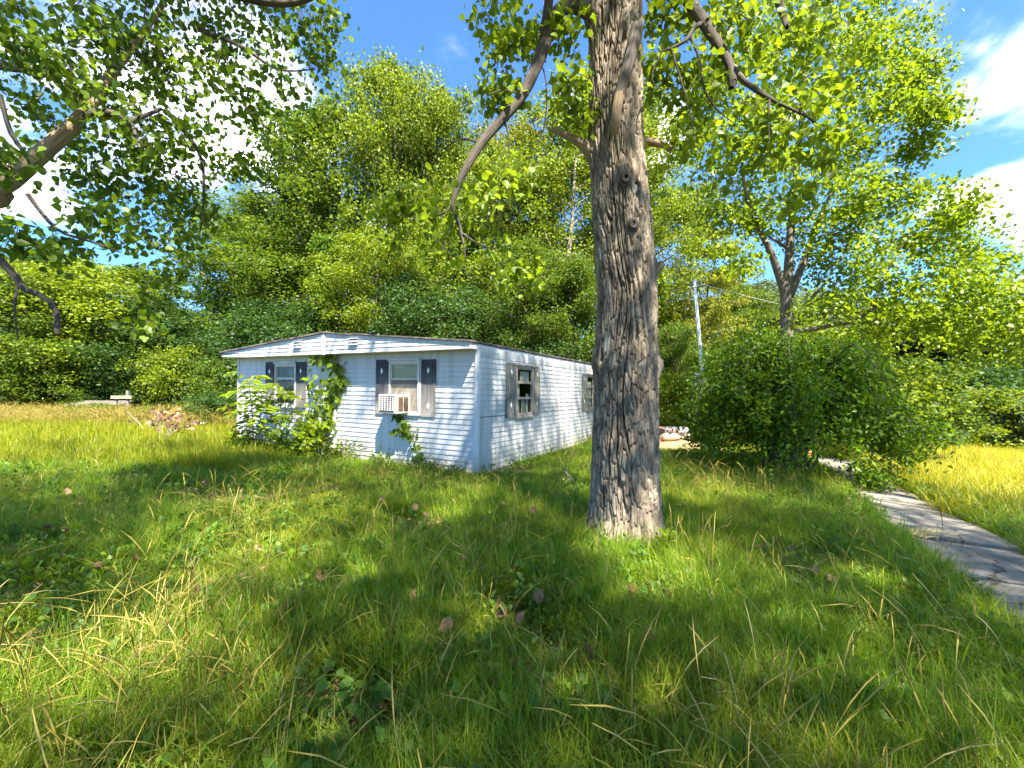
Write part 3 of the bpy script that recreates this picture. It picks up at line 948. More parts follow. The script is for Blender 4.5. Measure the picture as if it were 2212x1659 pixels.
def leaf_cloud(name, P, size, g, mat, tv=LEAF4_V, tf=LEAF4_F, up=0.5, droop=0.0):
    V, F, t = leaf_arrays(P, size, g, tv, tf, up, droop)
    return mesh_np(name, V, F, mat, False, {'tint': t})


def leaf_matrix(p, size, g, up, droop):
    b, t, nr = (x[0] for x in leaf_basis(1, g, up, droop))
    Mx = Matrix(((b[0] * size, t[0] * size, nr[0] * size, p[0]), (b[1] * size, t[1] * size, nr[1] * size, p[1]),
                 (b[2] * size, t[2] * size, nr[2] * size, p[2]), (0, 0, 0, 1)))
    return Mx


def leaf_data(name, mat, tv=LEAF6_V, tf=LEAF6_F):
    return mesh_np(name, tv, tf, mat)


def smooth_path(pts, n):
    """Catmull-Rom through the points."""
    P = np.array([tuple(p) for p in pts], float)
    P = np.vstack([2 * P[0] - P[1], P, 2 * P[-1] - P[-2]])
    t = np.linspace(0, len(P) - 3 - 1e-6, n)
    i = t.astype(int); f = (t - i)[:, None]
    a, b, c, d = P[i], P[i + 1], P[i + 2], P[i + 3]
    return 0.5 * (2 * b + (c - a) * f + (2 * a - 5 * b + 4 * c - d) * f ** 2 + (3 * b - a - 3 * c + d) * f ** 3)


def tube_arrays(P, rad, sides, rough=0.0, seed=0):
    P = np.asarray(P, float); n = len(P)
    T = np.gradient(P, axis=0); T /= np.linalg.norm(T, axis=1, keepdims=True) + 1e-9
    ref = np.array([0.13, 0.21, 1.0]) if abs(T[:, 2]).mean() < 0.8 else np.array([1.0, 0.13, 0.1])
    A = np.cross(T, ref); A /= np.linalg.norm(A, axis=1, keepdims=True) + 1e-9
    B = np.cross(T, A)
    th = np.arange(sides) * 2 * np.pi / sides
    L = np.concatenate([[0], np.cumsum(np.linalg.norm(np.diff(P, axis=0), axis=1))])
    r = np.asarray(rad, float)[:, None] * np.ones((1, sides))
    if rough:
        r = r * (1 + rough * (fbm(np.cos(th)[None] * 1.5 + 7 + seed + L[:, None] * 0.7, np.sin(th)[None] * 1.5 + L[:, None] * 3.0, 3, seed) - 0.5) * 2)
    V = P[:, None] + r[..., None] * (A[:, None] * np.cos(th)[None, :, None] + B[:, None] * np.sin(th)[None, :, None])
    k = 0.30
    bk = np.stack([np.cos(th)[None] * k + 0 * L[:, None], np.sin(th)[None] * k + 0 * L[:, None], L[:, None] * 0.28 + 0 * th[None] + seed * 1.7], -1)
    i = np.arange(n - 1)[:, None] * sides; j = np.arange(sides)[None]; j2 = (j + 1) % sides
    F = np.stack([i + j, i + j2, i + sides + j2, i + sides + j], -1).reshape(-1, 4)
    return V.reshape(-1, 3), F, bk.reshape(-1, 3)


def tubes_mesh(name, tubes, mat, rough=0.12):
    """tubes: list of (points, radii, sides) joined into one stem mesh."""
    Vs, Fs, Bs, o = [], [], [], 0
    for i, (P, rad, sides) in enumerate(tubes):
        V, F, B = tube_arrays(P, rad, sides, rough, i)
        Vs.append(V); Fs.append(F + o); Bs.append(B); o += len(V)
    V = np.vstack(Vs)
    return mesh_np(name, V, np.vstack(Fs), mat, True, {'bk': np.vstack(Bs), 'tint': np.full(len(V), 0.5), 'moss': np.zeros(len(V)), 'algae': np.zeros(len(V))})


def stem(pts, r0, r1, n=14, sides=8, power=1.0):
    P = smooth_path(pts, n)
    t = np.linspace(0, 1, n) ** power
    return (P, r0 + (r1 - r0) * t, sides)


# ------------------------------------------------------------------ forest trees
def gen_tree(seed, H, rad, base, n_leaf, leaf, trunk_r, n_limb, lift=0.6, flat=0.85, clus=0.50, stems=1, top=0.97, fill=0.35, layered=False):
    """A grown tree: trunk, limbs, twigs; leaves sit in clumps along limbs. Returns (trunk tubes, leaf points, sizes)."""
    g = np.random.default_rng(seed)
    tubes, cl = [], []
    for sidx in range(stems):
        off = np.array([g.uniform(-.25, .25), g.uniform(-.25, .25), 0]) * (stems > 1)
        lean = g.uniform(-0.07, 0.07, 2) * H + (g.uniform(-.25, .25, 2) * rad if stems > 1 else 0)
        zs_ = np.linspace(0, H * top, 8)
        pts = [(off[0] + lean[0] * (z / H) ** 1.5 + g.normal() * 0.05 * rad * (z > 0), off[1] + lean[1] * (z / H) ** 1.5 + g.normal() * 0.05 * rad * (z > 0), z) for z in zs_]
        P = smooth_path(pts, 22)
        tr = trunk_r * (0.75 if stems > 1 else 1)
        tubes.append((P, tr * (1 - 0.93 * np.linspace(0, 1, 22) ** 0.9), 8))
        nl = max(3, n_limb // stems)
        for i in range(nl):
            t = base + (0.97 - base) * ((i + g.random()) / nl)
            if layered: t = base + (0.97 - base) * (round((i / nl) * 9) / 9 + 0.01 * g.normal())
            t = min(t, 0.985)
            p0 = P[int(t * 21)]
            az = g.uniform(0, 2 * np.pi)
            prof = math.sin(math.pi * min(1, max(0.02, (t - base) / (1 - base) * 0.86 + 0.16))) ** 0.7
            ln = rad * prof * g.uniform(0.65, 1.1)
            up = ln * lift * g.uniform(0.4, 1.3)
            q = np.array([math.cos(az), math.sin(az), 0])
            pl = [p0, p0 + q * ln * 0.4 + (0, 0, up * 0.35), p0 + q * ln * 0.75 + g.normal(size=3) * 0.1 * ln + (0, 0, up * 0.8), p0 + q * ln + g.normal(size=3) * 0.12 * ln + (0, 0, up)]
            LP = smooth_path(pl, 9)
            r0 = max(0.012, tr * 0.42 * (1 - t) + 0.015)
            tubes.append((LP, np.linspace(r0, 0.006, 9), 5))
            for k in range(2, 9):
                cl.append((LP[k], 0.6 + 0.5 * k / 8))
                if g.random() < 0.8:
                    d = g.normal(size=3) * ln * 0.22; d[2] = abs(d[2]) * 0.4
                    e = LP[k] + d
                    cl.append((e, 1.0))
                    if g.random() < 0.3: tubes.append((np.array([LP[k], (LP[k] + e) / 2 + (0, 0, .03), e]), [0.010, 0.007, 0.004], 4))
    C = np.array([c for c, w in cl]); W = np.array([w for c, w in cl]) * g.uniform(0.0, 1.0, len(cl)) ** 1.8
    n_cl = g.choice(len(C), size=n_leaf, p=W / W.sum())
    sg = clus * g.uniform(0.45, 1.05, len(C))
    Pn = C[n_cl] + np.clip(g.normal(size=(n_leaf, 3)), -1.6, 1.6) * sg[n_cl][:, None] * np.array([1, 1, flat])
    return tubes, Pn, leaf * g.uniform(0.65, 1.35, n_leaf)


KINDS = {
    #  seed H rad base n leaf trunk limbs
    'tall': dict(seed=11, H=20, rad=3.3, base=.27, n_leaf=34000, leaf=.155, trunk_r=.22, n_limb=46, lift=.9),
    'tall_b': dict(seed=12, H=20, rad=3.0, base=.36, n_leaf=24000, leaf=.15, trunk_r=.20, n_limb=38, lift=1.1, clus=.5),
    'broad': dict(seed=13, H=17, rad=4.4, base=.27, n_leaf=40000, leaf=.155, trunk_r=.26, n_limb=50, lift=.6),
    'mid': dict(seed=14, H=10, rad=3.4, base=.20, n_leaf=32000, leaf=.14, trunk_r=.14, n_limb=40, lift=.5),
    'mid_b': dict(seed=15, H=10, rad=3.0, base=.15, n_leaf=25000, leaf=.14, trunk_r=.12, n_limb=40, lift=.45, flat=.8),
    'sparse': dict(seed=16, H=16, rad=2.6, base=.35, n_leaf=14000, leaf=.15, trunk_r=.13, n_limb=30, lift=.9),
    'shrub': dict(seed=17, H=4, rad=2.2, base=.03, n_leaf=15000, leaf=.12, trunk_r=.05, n_limb=36, lift=.6, stems=3, clus=.36),
    'shrub_b': dict(seed=18, H=4, rad=2.0, base=.03, n_leaf=14000, leaf=.13, trunk_r=.04, n_limb=34, lift=.5, stems=4, clus=.30, flat=.8),
    'pine': dict(seed=19, H=12, rad=3.0, base=.25, n_leaf=22000, leaf=.13, trunk_r=.15, n_limb=60, lift=.12, flat=.22, layered=True, clus=.42),
}
KD = {}
for k, a in KINDS.items():
    tb, Pn, sz = gen_tree(**a)
    g = np.random.default_rng(a['seed'] + 100)
    KD[k] = (tubes_mesh('trunk', tb, M['bark_far'], 0.08), leaf_cloud('crown', Pn, sz, g, M['leaf_mid'], up=0.12), a['H'], a['rad'])


def put_tree(kind, name, label, cat, x, y, H, width, leafmat, group, bark=None, rot=None, yscale=1.0):
    tm, cm, h0, r0 = KD[kind]
    z = float(zg(x, y)) - 0.06
    o = thing(name, label, cat, (x, y, z), random.uniform(0, 6.28) if rot is None else rot, group)
    o.scale = (width / (2 * r0), width / (2 * r0) * yscale, H / h0)
    t = link('trunk', tm, o)
    c = link('crown', cm, o)
    c.material_slots[0].link = 'OBJECT'; c.material_slots[0].material = M[leafmat]
    if bark:
        t.material_slots[0].link = 'OBJECT'; t.material_slots[0].material = M[bark]
    return o


WOODS = 'woodland trees behind the trailer'
#  kind, px centre, px top, distance, px width, leaf, label
ROW = [
    ('mid', 25, 600, 22, 300, 'leaf_mid', 'low green tree at the outer far edge of the sunny field'),
    ('mid_b', 165, 545, 23.5, 330, 'leaf_bright', 'bright green tree with a dark straight stem behind the sunny grass field'),
    ('mid', 330, 640, 25, 300, 'leaf_dark', 'dark green low tree between the bright field tree and the trailer woods'),
    ('broad', 90, 520, 31, 330, 'leaf_dark', 'dark woodland tree behind the bright green tree of the grass field'),
    ('broad', 300, 560, 33, 330, 'leaf_mid', 'woodland tree behind the dark low tree left of the trailer'),
    ('tall_b', 470, 450, 29, 230, 'leaf_mid', 'slim pale-stemmed tree just left of the trailer roof end', ),
    ('tall_b', 560, 395, 31, 250, 'leaf_mid', 'tall thin-leaved tree above the low end of the trailer roof'),
    ('sparse', 610, 470, 27, 260, 'leaf_mid', 'sparse woodland tree with sky showing through, over the left front window'),
    ('tall', 655, 330, 31, 280, 'leaf_mid', 'tall green tree left of the highest crown behind the trailer'),
    ('tall', 735, 190, 30, 320, 'leaf_mid', 'tall dense tree leaning on the highest crown behind the trailer'),
    ('broad', 830, 105, 29, 330, 'leaf_bright', 'highest tree of the woods, its leafy spire behind the trailer roof ridge'),
    ('broad', 905, 215, 33, 260, 'leaf_mid', 'thin woodland tree in the notch beside the highest crown'),
    ('broad', 970, 165, 31, 240, 'leaf_bright', 'second highest narrow tree between the highest crown and the arching limb'),
    ('broad', 1060, 300, 29, 280, 'leaf_bright', 'broad light green tree behind the arching limb of the big trunk'),
    ('tall_b', 1140, 240, 31, 250, 'leaf_yellow', 'yellow-green thin tree seen between the arching limb and the big trunk'),
    ('tall', 1215, 115, 28, 290, 'leaf_bright', 'tall yellow-green tree directly left of the big trunk'),
    ('tall_b', 1300, 150, 34, 260, 'leaf_mid', 'tall tree mostly hidden behind the big trunk'),
    ('tall', 1420, 200, 28, 250, 'leaf_bright', 'tall light green tree directly right of the big trunk'),
    ('broad', 800, 480, 24, 280, 'leaf_bright', 'bright yellow-green round tree rising behind the middle of the trailer roof'),
    ('mid', 900, 590, 24.5, 260, 'leaf_dark', 'lower green tree over the right front window of the trailer'),
    ('mid_b', 1010, 610, 25, 260, 'leaf_dark', 'low spreading tree behind the trailer above its near corner'),
    ('broad', 1130, 500, 25, 270, 'leaf_mid', 'leafy tree behind the long side of the trailer'),
    ('mid', 1235, 540, 25, 230, 'leaf_mid', 'green tree behind the trailer beside the big trunk'),
    ('mid_b', 560, 640, 24, 240, 'leaf_dark', 'dark low tree behind the low end of the trailer roof'),
    ('mid', 660, 640, 26, 240, 'leaf_dark', 'dark round tree behind the left half of the trailer gable'),
    ('pine', 1520, 470, 27, 190, 'leaf_yellow', 'yellow layered pine behind the leaning white utility pole'),
    ('tall_b', 1470, 380, 31, 170, 'leaf_bright', 'thin light tree between the big trunk and the yellow pine'),
    ('mid', 1450, 690, 22, 170, 'leaf_mid', 'green young tree right behind the deck of junk'),
    ('broad', 1580, 600, 38, 240, 'leaf_mid', 'distant tree under the sky gap beside the yellow pine'),
    ('broad', 1660, 590, 41, 260, 'leaf_grey', 'distant pale tree behind the forked trunk'),
    ('broad', 1780, 610, 40, 260, 'leaf_grey', 'distant pale tree right of the forked trunk'),
    ('broad', 1890, 640, 38, 260, 'leaf_mid', 'distant tree behind the low horizontal limb of the forked tree'),
    ('broad', 2000, 650, 36, 260, 'leaf_dark', 'dark distant tree over the grey-green bush at the golden field'),
    ('broad', 2110, 660, 35, 260, 'leaf_dark', 'dark tree at the far edge of the golden field'),
    ('broad', 2230, 620, 33, 280, 'leaf_dark', 'dark tree at the outer end of the golden field edge'),
]
for kind, px, py, d, wpx, lm, lab in ROW:
    p = at(px, py, d)
    H = p.z - float(zg(p.x, p.y)) + 0.06
    put_tree(kind, 'pine_tree' if kind == 'pine' else 'woodland_tree', lab, 'tree', p.x, d, H * 0.98, wpx / 950 * d, lm, WOODS,
             'bark_pale' if px in (470, 1215, 1470) else None)

# ivy-covered dead trunk behind the roof ridge
p = at(705, 520, 24)
sn = thing('ivy_covered_snag', 'narrow dead trunk wrapped in dark green ivy behind the roof ridge', 'tree', (p.x, 24, float(zg(p.x, 24)) - 0.05))
link('trunk', tubes_mesh('trunk', [stem([(0, 0, 0), (0.1, 0, 3), (0.0, 0.1, 6), (0.1, 0, p.z - 0.3)], 0.26, 0.12, 14, 9)], M['bark_far']), sn)
g = np.random.default_rng(50)
n = 9000; zz = g.uniform(4.6, p.z + 0.1, n); an = g.uniform(0, 6.283, n); rr = 0.25 + np.abs(g.normal(0, 0.24, n)) * (0.7 + 0.5 * np.sin(zz * 2.1))
link('crown', leaf_cloud('crown', np.stack([rr * np.cos(an), rr * np.sin(an), zz], 1), g.uniform(.1, .2, n), g, M['leaf_bush'], up=0.1, droop=.8), sn)

# shrubs and saplings along the wood's edge
EDGE = 'shrubs along the edge of the woods'
SHR = [
    ('shrub', 10, 730, 22, 200, 'leaf_bright', 'bright leafy shrub at the outermost end of the field edge'),
    ('shrub_b', 135, 790, 22, 150, 'leaf_mid', 'layered green shrub at the field edge under the dark straight stem'),
    ('shrub', 258, 825, 23, 150, 'leaf_dark', 'dark shrub behind the tan timber rail at the field edge'),
    ('shrub_b', 385, 735, 23, 150, 'leaf_bright', 'light green shrub at the field edge behind the brown dead branch'),
    ('shrub', 470, 765, 22, 140, 'leaf_mid', 'green shrub close to the low end of the trailer'),
    ('shrub_b', 480, 840, 18, 130, 'leaf_dark', 'small dark shrub beside the end wall of the trailer'),
    ('shrub', 600, 690, 23, 250, 'leaf_dark', 'dark shrub showing above the left end of the gable'),
    ('shrub_b', 870, 700, 23, 200, 'leaf_mid', 'green shrub showing above the roof over the boarded window'),
    ('shrub', 1190, 725, 24, 200, 'leaf_dark', 'dark shrub showing above the eave of the long side'),
    ('shrub', 1450, 800, 19, 150, 'leaf_bright', 'bright shrub between the big trunk and the white utility pole'),
    ('shrub_b', 1560, 740, 19.5, 200, 'leaf_bright', 'sunlit shrub directly behind the white utility pole'),
    ('shrub', 1660, 700, 17.5, 300, 'leaf_bright', 'tall sunlit shrub behind the dark arching bush, below the forked trunk'),
    ('shrub', 1800, 690, 16.5, 330, 'leaf_bright', 'tall yellow-green shrub behind the dark arching bush on its outer side'),
    ('shrub_b', 1940, 760, 18, 260, 'leaf_mid', 'green shrub behind the sunlit end of the arching bush'),
    ('shrub', 215, 868, 19.6, 120, 'leaf_mid', 'low green shrub in front of the weathered planks at the field edge'),
    ('shrub_b', 325, 872, 19.8, 110, 'leaf_mid', 'low green shrub beside the end of the timber rail'),
    ('shrub', 2010, 845, 20, 120, 'leaf_grey', 'grey-green wispy bush at the near end of the golden field edge'),
    ('shrub_b', 2140, 830, 22, 220, 'leaf_bright', 'rounded bright green bush at the far edge of the golden field'),
    ('shrub', 2230, 860, 21, 150, 'leaf_grey', 'pale bush at the outer end of the golden field edge'),
    ('shrub', 2080, 780, 27, 300, 'leaf_dark', 'dark thicket behind the rounded bright bush of the golden field'),
    ('shrub', 2240, 760, 27, 300, 'leaf_dark', 'dark thicket at the outer end of the golden field'),
]
for kind, px, py, d, wpx, lm, lab in SHR:
    p = at(px, py, d)
    put_tree(kind, 'shrub', lab, 'shrub', p.x, d, (p.z - float(zg(p.x, d))) * 0.95, wpx / 950 * d, lm, EDGE)

# the mass of the woods beyond the first rows
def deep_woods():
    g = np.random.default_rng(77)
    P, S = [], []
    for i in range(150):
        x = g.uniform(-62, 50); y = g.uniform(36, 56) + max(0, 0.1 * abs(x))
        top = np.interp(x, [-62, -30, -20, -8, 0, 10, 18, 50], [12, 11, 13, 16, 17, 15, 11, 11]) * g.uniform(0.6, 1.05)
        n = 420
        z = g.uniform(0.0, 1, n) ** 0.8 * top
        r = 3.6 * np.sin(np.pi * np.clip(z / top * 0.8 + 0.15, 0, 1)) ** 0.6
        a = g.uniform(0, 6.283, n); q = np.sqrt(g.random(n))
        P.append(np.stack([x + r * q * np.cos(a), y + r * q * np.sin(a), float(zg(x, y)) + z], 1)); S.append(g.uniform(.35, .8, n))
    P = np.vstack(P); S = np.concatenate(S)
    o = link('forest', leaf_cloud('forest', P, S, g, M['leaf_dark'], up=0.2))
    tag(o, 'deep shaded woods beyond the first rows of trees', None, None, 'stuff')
    tb = []
    for i in range(150):
        x = g.uniform(-38, 22); y = g.uniform(24.5, 42); h = g.uniform(3, 7)
        z0 = float(zg(x, y)) - 0.1
        tb.append(stem([(x, y, z0), (x + g.normal() * .2, y, z0 + h * .5), (x + g.normal() * .5, y, z0 + h)], g.uniform(.06, .17), .03, 6, 6))
    o = link('forest_stems', tubes_mesh('forest_stems', tb, M['bark_far'])); tag(o, 'slender bare stems inside the deep woods', None, None, 'stuff')
    # low growth closing the wood's foot
    n = 22000
    x = g.uniform(-42, 12, n); y = g.uniform(21.5, 32, n)
    hh = 0.15 + 1.5 * fbm(x * .35, y * .35, 3, 3) ** 3
    z = zg(x, y) + g.random(n) * hh
    k = ~in_house(x, y, 1.0)
    o = link('undergrowth', leaf_cloud('undergrowth', np.stack([x, y, z], 1)[k], g.uniform(.12, .28, n)[k], g, M['leaf_mid'], up=0.3))
    tag(o, 'low leafy undergrowth on the woodland floor', None, None, 'stuff')


deep_woods()


# ------------------------------------------------------------------ crowns built from boughs of leaves
GAPS = [(1.2, 4.2, .60), (1.05, 3.45, .42), (-0.8, 5.5, .32), (-2.1, 2.5, .42), (-2.6, 2.1, .3), (2.9, 3.6, .22), (-0.2, 2.9, .16), (2.6, 6.3, .4), (3.4, 6.9, .5), (-4.0, 5.4, .25),
        (-2.6, 6.3, .25), (0.3, 2.2, .16), (3.3, 3.0, .18), (-1.2, 3.6, .14), (5.6, 7.0, .5), (-5.2, 6.9, .35), (-3.2, 2.8, .25),
        (-5.9, 10.9, .9), (-4.6, 10.3, .7), (-3.3, 9.6, .6), (-7.0, 11.4, .8),
        (2.5, 4.8, 5.0, .8), (3.3, 5.0, 4.9, .8), (3.1, 4.8, 3.9, .6), (-0.5, 4.6, 3.5, .5), (0.1, 4.5, 3.3, .4), (-3.4, 4.8, 5.0, .5), (-2.8, 5.0, 5.4, .5), (8.0, 7.5, 1.0, .8), (7.5, 17.5, 4.0, .8), (6.2, 7.6, .7), (7.6, 9.6, 2.0, .7)]  # openings cut into the crowns to let sun fall on these spots


def sun_gaps(P):
    """Openings in the crowns where the sun reaches the lawn."""
    keep = np.ones(len(P), bool)
    t = np.array(TO_SUN)
    for x, y, *zr in GAPS:
        q = P - (x, y, zr[0] if len(zr) == 2 else .1)
        keep &= np.linalg.norm(q - np.outer(q @ t, t), axis=1) > zr[-1] * rng.uniform(.45, 1.5, len(P))
    return P[keep]


def bough_points(blobs, per, sig, g, cl_per=12, flat=0.7, tw=None):
    """Each bough (centre, radius, density) carries clumps of leaves."""
    out = []
    for c, r, dens in blobs:
        n = max(3, int(cl_per * dens))
        q = g.normal(size=(n, 3)); q /= np.linalg.norm(q, axis=1, keepdims=True)
        q *= (g.random(n) ** (1 / 2.4))[:, None] * r
        cc = np.array(c) + q * (1, 1, 0.9)
        if tw is not None:
            for e in cc:
                a = np.array(c) + (e - c) * .25 + (0, 0, r * .5); tw.append((smooth_path([a, (a + e) / 2 + (0, 0, .12 * r), e, e + (g.normal() * .05, g.normal() * .05, -.16)], 8), np.linspace(.0042, .0012, 8), 4))
        k = np.repeat(np.arange(n), np.maximum(1, (per * g.uniform(.35, 1.5, n)).astype(int)))
        out.append(cc[k] + np.clip(g.normal(size=(len(k), 3)), -1.7, 1.7) * sig * (1, 1, flat))
    return np.vstack(out)


def leaf_parts(parent, data, P, S, g, up, droop):
    for p, s in zip(P, S):
        o = link('leaf', data, parent)
        o.matrix_local = leaf_matrix(p, s, g, up, droop)


def near_split(P, n=300):
    """The leaves that show largest: those nearest the camera and inside the view."""
    d = P[:, 1]
    x = P[:, 0] / np.maximum(d, .1); z = (P[:, 2] - 1.6) / np.maximum(d, .1)
    inside = (d > 1) & (np.abs(x) < 1.16) & (z < 0.9) & (z > -0.85)
    dist = np.where(inside, np.linalg.norm(P - (0, 0, 1.6), axis=1), 1e6)
    i = np.argsort(dist)
    return i[:n], i[n:]


def pxblobs(rows, g, spread=0.6):
    out = []
    for px, py, r, d, dens in rows:
        dd = d + g.uniform(-spread, spread)
        out.append((np.array(at(px, py, dd)), r / 950 * dd, dens))
    return out


# ---- the big shade tree with the trunk in front of the trailer
def big_tree():
    g = np.random.default_rng(5)
    bx, by = 1.21, 4.8
    zb = float(zg(bx, by))
    root = thing('shade_tree', 'huge furrowed grey trunk standing in the lawn in front of the trailer', 'tree', (bx, by, zb))
    zk = np.array([-0.3, -0.02, 0.1, 0.31, 0.69, 1.45, 1.95, 2.2, 2.7, 3.44, 4.42, 5.9, 7.5, 9.5, 12.0])
    rk = np.array([0.50, 0.43, 0.405, 0.377, 0.356, 0.336, 0.334, 0.318, 0.308, 0.300, 0.272, 0.268, 0.24, 0.17, 0.06])
    xk = np.array([1.21, 1.21, 1.222, 1.238, 1.235, 1.24, 1.239, 1.238, 1.253, 1.197, 1.127, 1.127, 1.16, 1.25, 1.3]) - bx
    nz, nt = 720, 470
    z = np.concatenate([np.linspace(-0.25, 6.3, nz - 60), np.linspace(6.33, 12.0, 60)])
    th = np.arange(nt) * 2 * np.pi / nt
    Z, T = np.meshgrid(z, th, indexing='ij')
    Rr = np.interp(Z, zk, rk)
    cx = np.interp(Z, zk, xk)
    # smooth the centre line
    ker = np.exp(-np.linspace(-2, 2, 41) ** 2); ker /= ker.sum()
    cxl = np.convolve(np.pad(np.interp(z, zk, xk), 20, mode='edge'), ker, 'valid'); cx = cxl[:, None] + 0 * T
    ct, st = np.cos(T), np.sin(T)
    # root buttresses, gentle out-of-round
    flare = sstep(0.55, -0.1, Z)
    Rr = Rr * (1 + 0.035 * np.sin(2 * T + 0.6 + Z * 0.25) + 0.02 * np.sin(5 * T + Z * 0.6))
    Rr = Rr + flare ** 2 * (0.06 + 0.11 * np.clip(np.sin(5 * T + 0.7), 0, 1))
    # burls: (angle, height, size, bulge); angle -90 deg faces the camera
    for ang, hz, sz, bl in ((-178, 1.97, .15, .032), (-2, 1.93, .11, .055), (4, 3.0, .11, .06), (-62, 3.47, .08, .045), (-92, 3.95, .11, .035), (-125, 1.92, .22, .02),
                            (175, 4.27, .17, .05), (0, 4.33, .10, .04), (-95, 4.75, .12, .03), (-178, 5.75, .22, .06)):
        da = (T - R(ang) + np.pi) % (2 * np.pi) - np.pi
        Rr = Rr + bl * np.exp(-((da * 0.31) ** 2 + (Z - hz) ** 2) / (sz ** 2) * 1.6)
    # bark: long plates between furrows (cells stretched along the trunk, wrapped round it)
    nc = 60
    wob = (fbm(ct * 1.6 + 5 + Z * 0.8, st * 1.6 + Z * 1.1, 3, 2) - 0.5) * 2.6
    A = T / (2 * np.pi) * nc + wob
    Bc = Z / 0.17 + (fbm(ct * 2 + 11, st * 2 + Z * 2.0, 3, 4) - 0.5) * 2.2
    ia, ib = np.floor(A), np.floor(Bc)
    f1 = np.full(A.shape, 9.0); f2 = np.full(A.shape, 9.0); cid = np.zeros(A.shape)
    for di in (-1, 0, 1):
        for dj in (-1, 0, 1):
            ca, cbb = ia + di, ib + dj
            cw = np.mod(ca, nc)
            fx = ca + 0.12 + 0.76 * h2(cw, cbb, 1); fy = cbb + 0.05 + 0.9 * h2(cw, cbb, 2)
            dist = np.abs(A - fx) ** 1.5 + 0.7 * np.abs(Bc - fy) ** 2.2
            closer = dist < f1
            f2 = np.where(closer, f1, np.minimum(f2, dist))
            cid = np.where(closer, h2(cw, cbb, 3), cid)
            f1 = np.minimum(f1, dist)
    plate = sstep(0.0, 0.20, f2 - f1)
    fine = fbm(A * 2.3 + 40, Z * 9.0, 3, 8)
    low = 1 - 0.5 * flare
    dispR = (plate * (0.026 + 0.016 * cid) + (fine - .5) * 0.016 * plate - 0.030) * low * np.interp(Z, [0, 6, 12], [1, .85, .3])
    A2 = T / (2 * np.pi) * 27 + (fbm(ct * 1.3 + 15, st * 1.3 + Z * 0.9, 3, 31) - 0.5) * 3.4 + 0.35 * np.sin(Z * 4.1 + 3 * T)
    k2 = np.abs(A2 - np.floor(A2) - 0.5) * 2
    fur = (1 - sstep(0.06, 0.36, k2)) * sstep(0.30, 0.52, fbm(ct * 3 + 3, st * 3 + Z * 1.3, 2, 33))
    Rr = Rr + dispR - 0.052 * fur * low * np.interp(Z, [0, 6, 12], [1, .85, .3])
    V = np.stack([cx + Rr * ct, Rr * st, Z], -1)
    moss = np.exp(-(((T - R(-128)) * 0.31) ** 2 / 0.012 + (Z - 1.88) ** 2 / 0.02)) * sstep(0.35, 0.6, fbm(A * .9, Z * 6, 3, 9)) * 1.1
    moss += 0.8 * np.exp(-(((T - R(-100)) * 0.31) ** 2 / 0.004 + (Z - 1.15) ** 2 / 0.05)) * sstep(0.5, 0.65, fbm(A * .9, Z * 6, 3, 19))
    alg = np.exp(-(((T - R(-62)) * 0.35) ** 2 / 0.012 + (Z - 0.16) ** 2 / 0.03)) * sstep(0.4, 0.6, fbm(A * 1.2, Z * 9, 3, 12)) * 1.2
    bk = np.stack([ct * 0.30, st * 0.30, Z * 0.28], -1)
    i = np.arange(nz - 1)[:, None] * nt; j = np.arange(nt)[None]; j2 = (j + 1) % nt
    F = np.stack([i + j, i + j2, i + nt + j2, i + nt + j], -1).reshape(-1, 4)
    link('trunk', mesh_np('trunk', V.reshape(-1, 3), F, M['bark'], True,
                          {'bk': bk.reshape(-1, 3), 'tint': cid.ravel(), 'moss': np.clip(moss, 0, .9).ravel(), 'algae': np.clip(alg, 0, .85).ravel()}), root)

    O = np.array((bx, by, zb))
    def loc(*pts): return [np.array(at(*p)) - O for p in pts]
    def limb(name, tubes, mat='bark_limb'):
        return link(name, tubes_mesh(name, tubes, M[mat], 0.14), root)
    # arching limb on the left
    limb('limb', [stem(loc((1300, 50, 4.8), (1262, 18, 4.75), (1225, 12, 4.7), (1192, 45, 4.65), (1166, 125, 4.6), (1128, 205, 4.55), (1084, 258, 4.5),
                           (1040, 310, 4.45), (1008, 362, 4.4), (988, 405, 4.4), (977, 445, 4.4)), 0.088, 0.024, 44, 14),
                  stem(loc((977, 445, 4.4), (990, 480, 4.4), (1000, 520, 4.35), (1006, 562, 4.3)), 0.026, 0.006, 10, 7),
                  stem(loc((977, 445, 4.4), (955, 462, 4.4), (930, 470, 4.5), (880, 476, 4.5)), 0.014, 0.004, 10, 6),
                  stem(loc((1000, 505, 4.35), (1030, 525, 4.3), (1070, 540, 4.3)), 0.012, 0.003, 8, 6),
                  stem(loc((1040, 310, 4.45), (1000, 300, 4.6), (960, 320, 4.7), (930, 350, 4.8)), 0.012, 0.003, 9, 6),
                  stem(loc((1128, 205, 4.55), (1090, 195, 4.4), (1050, 205, 4.3)), 0.012, 0.003, 9, 6),
                  stem(loc((1166, 125, 4.6), (1180, 180, 4.6), (1178, 260, 4.55), (1160, 330, 4.5)), 0.010, 0.003, 10, 6),
                  stem(loc((1090, 258, 4.5), (1100, 310, 4.5), (1096, 370, 4.5)), 0.009, 0.003, 9, 6)])
    limb('limb', [stem(loc((1174, 70, 4.62), (1182, 30, 4.5), (1192, -40, 4.4), (1210, -130, 4.4)), 0.045, 0.05, 12, 9)])
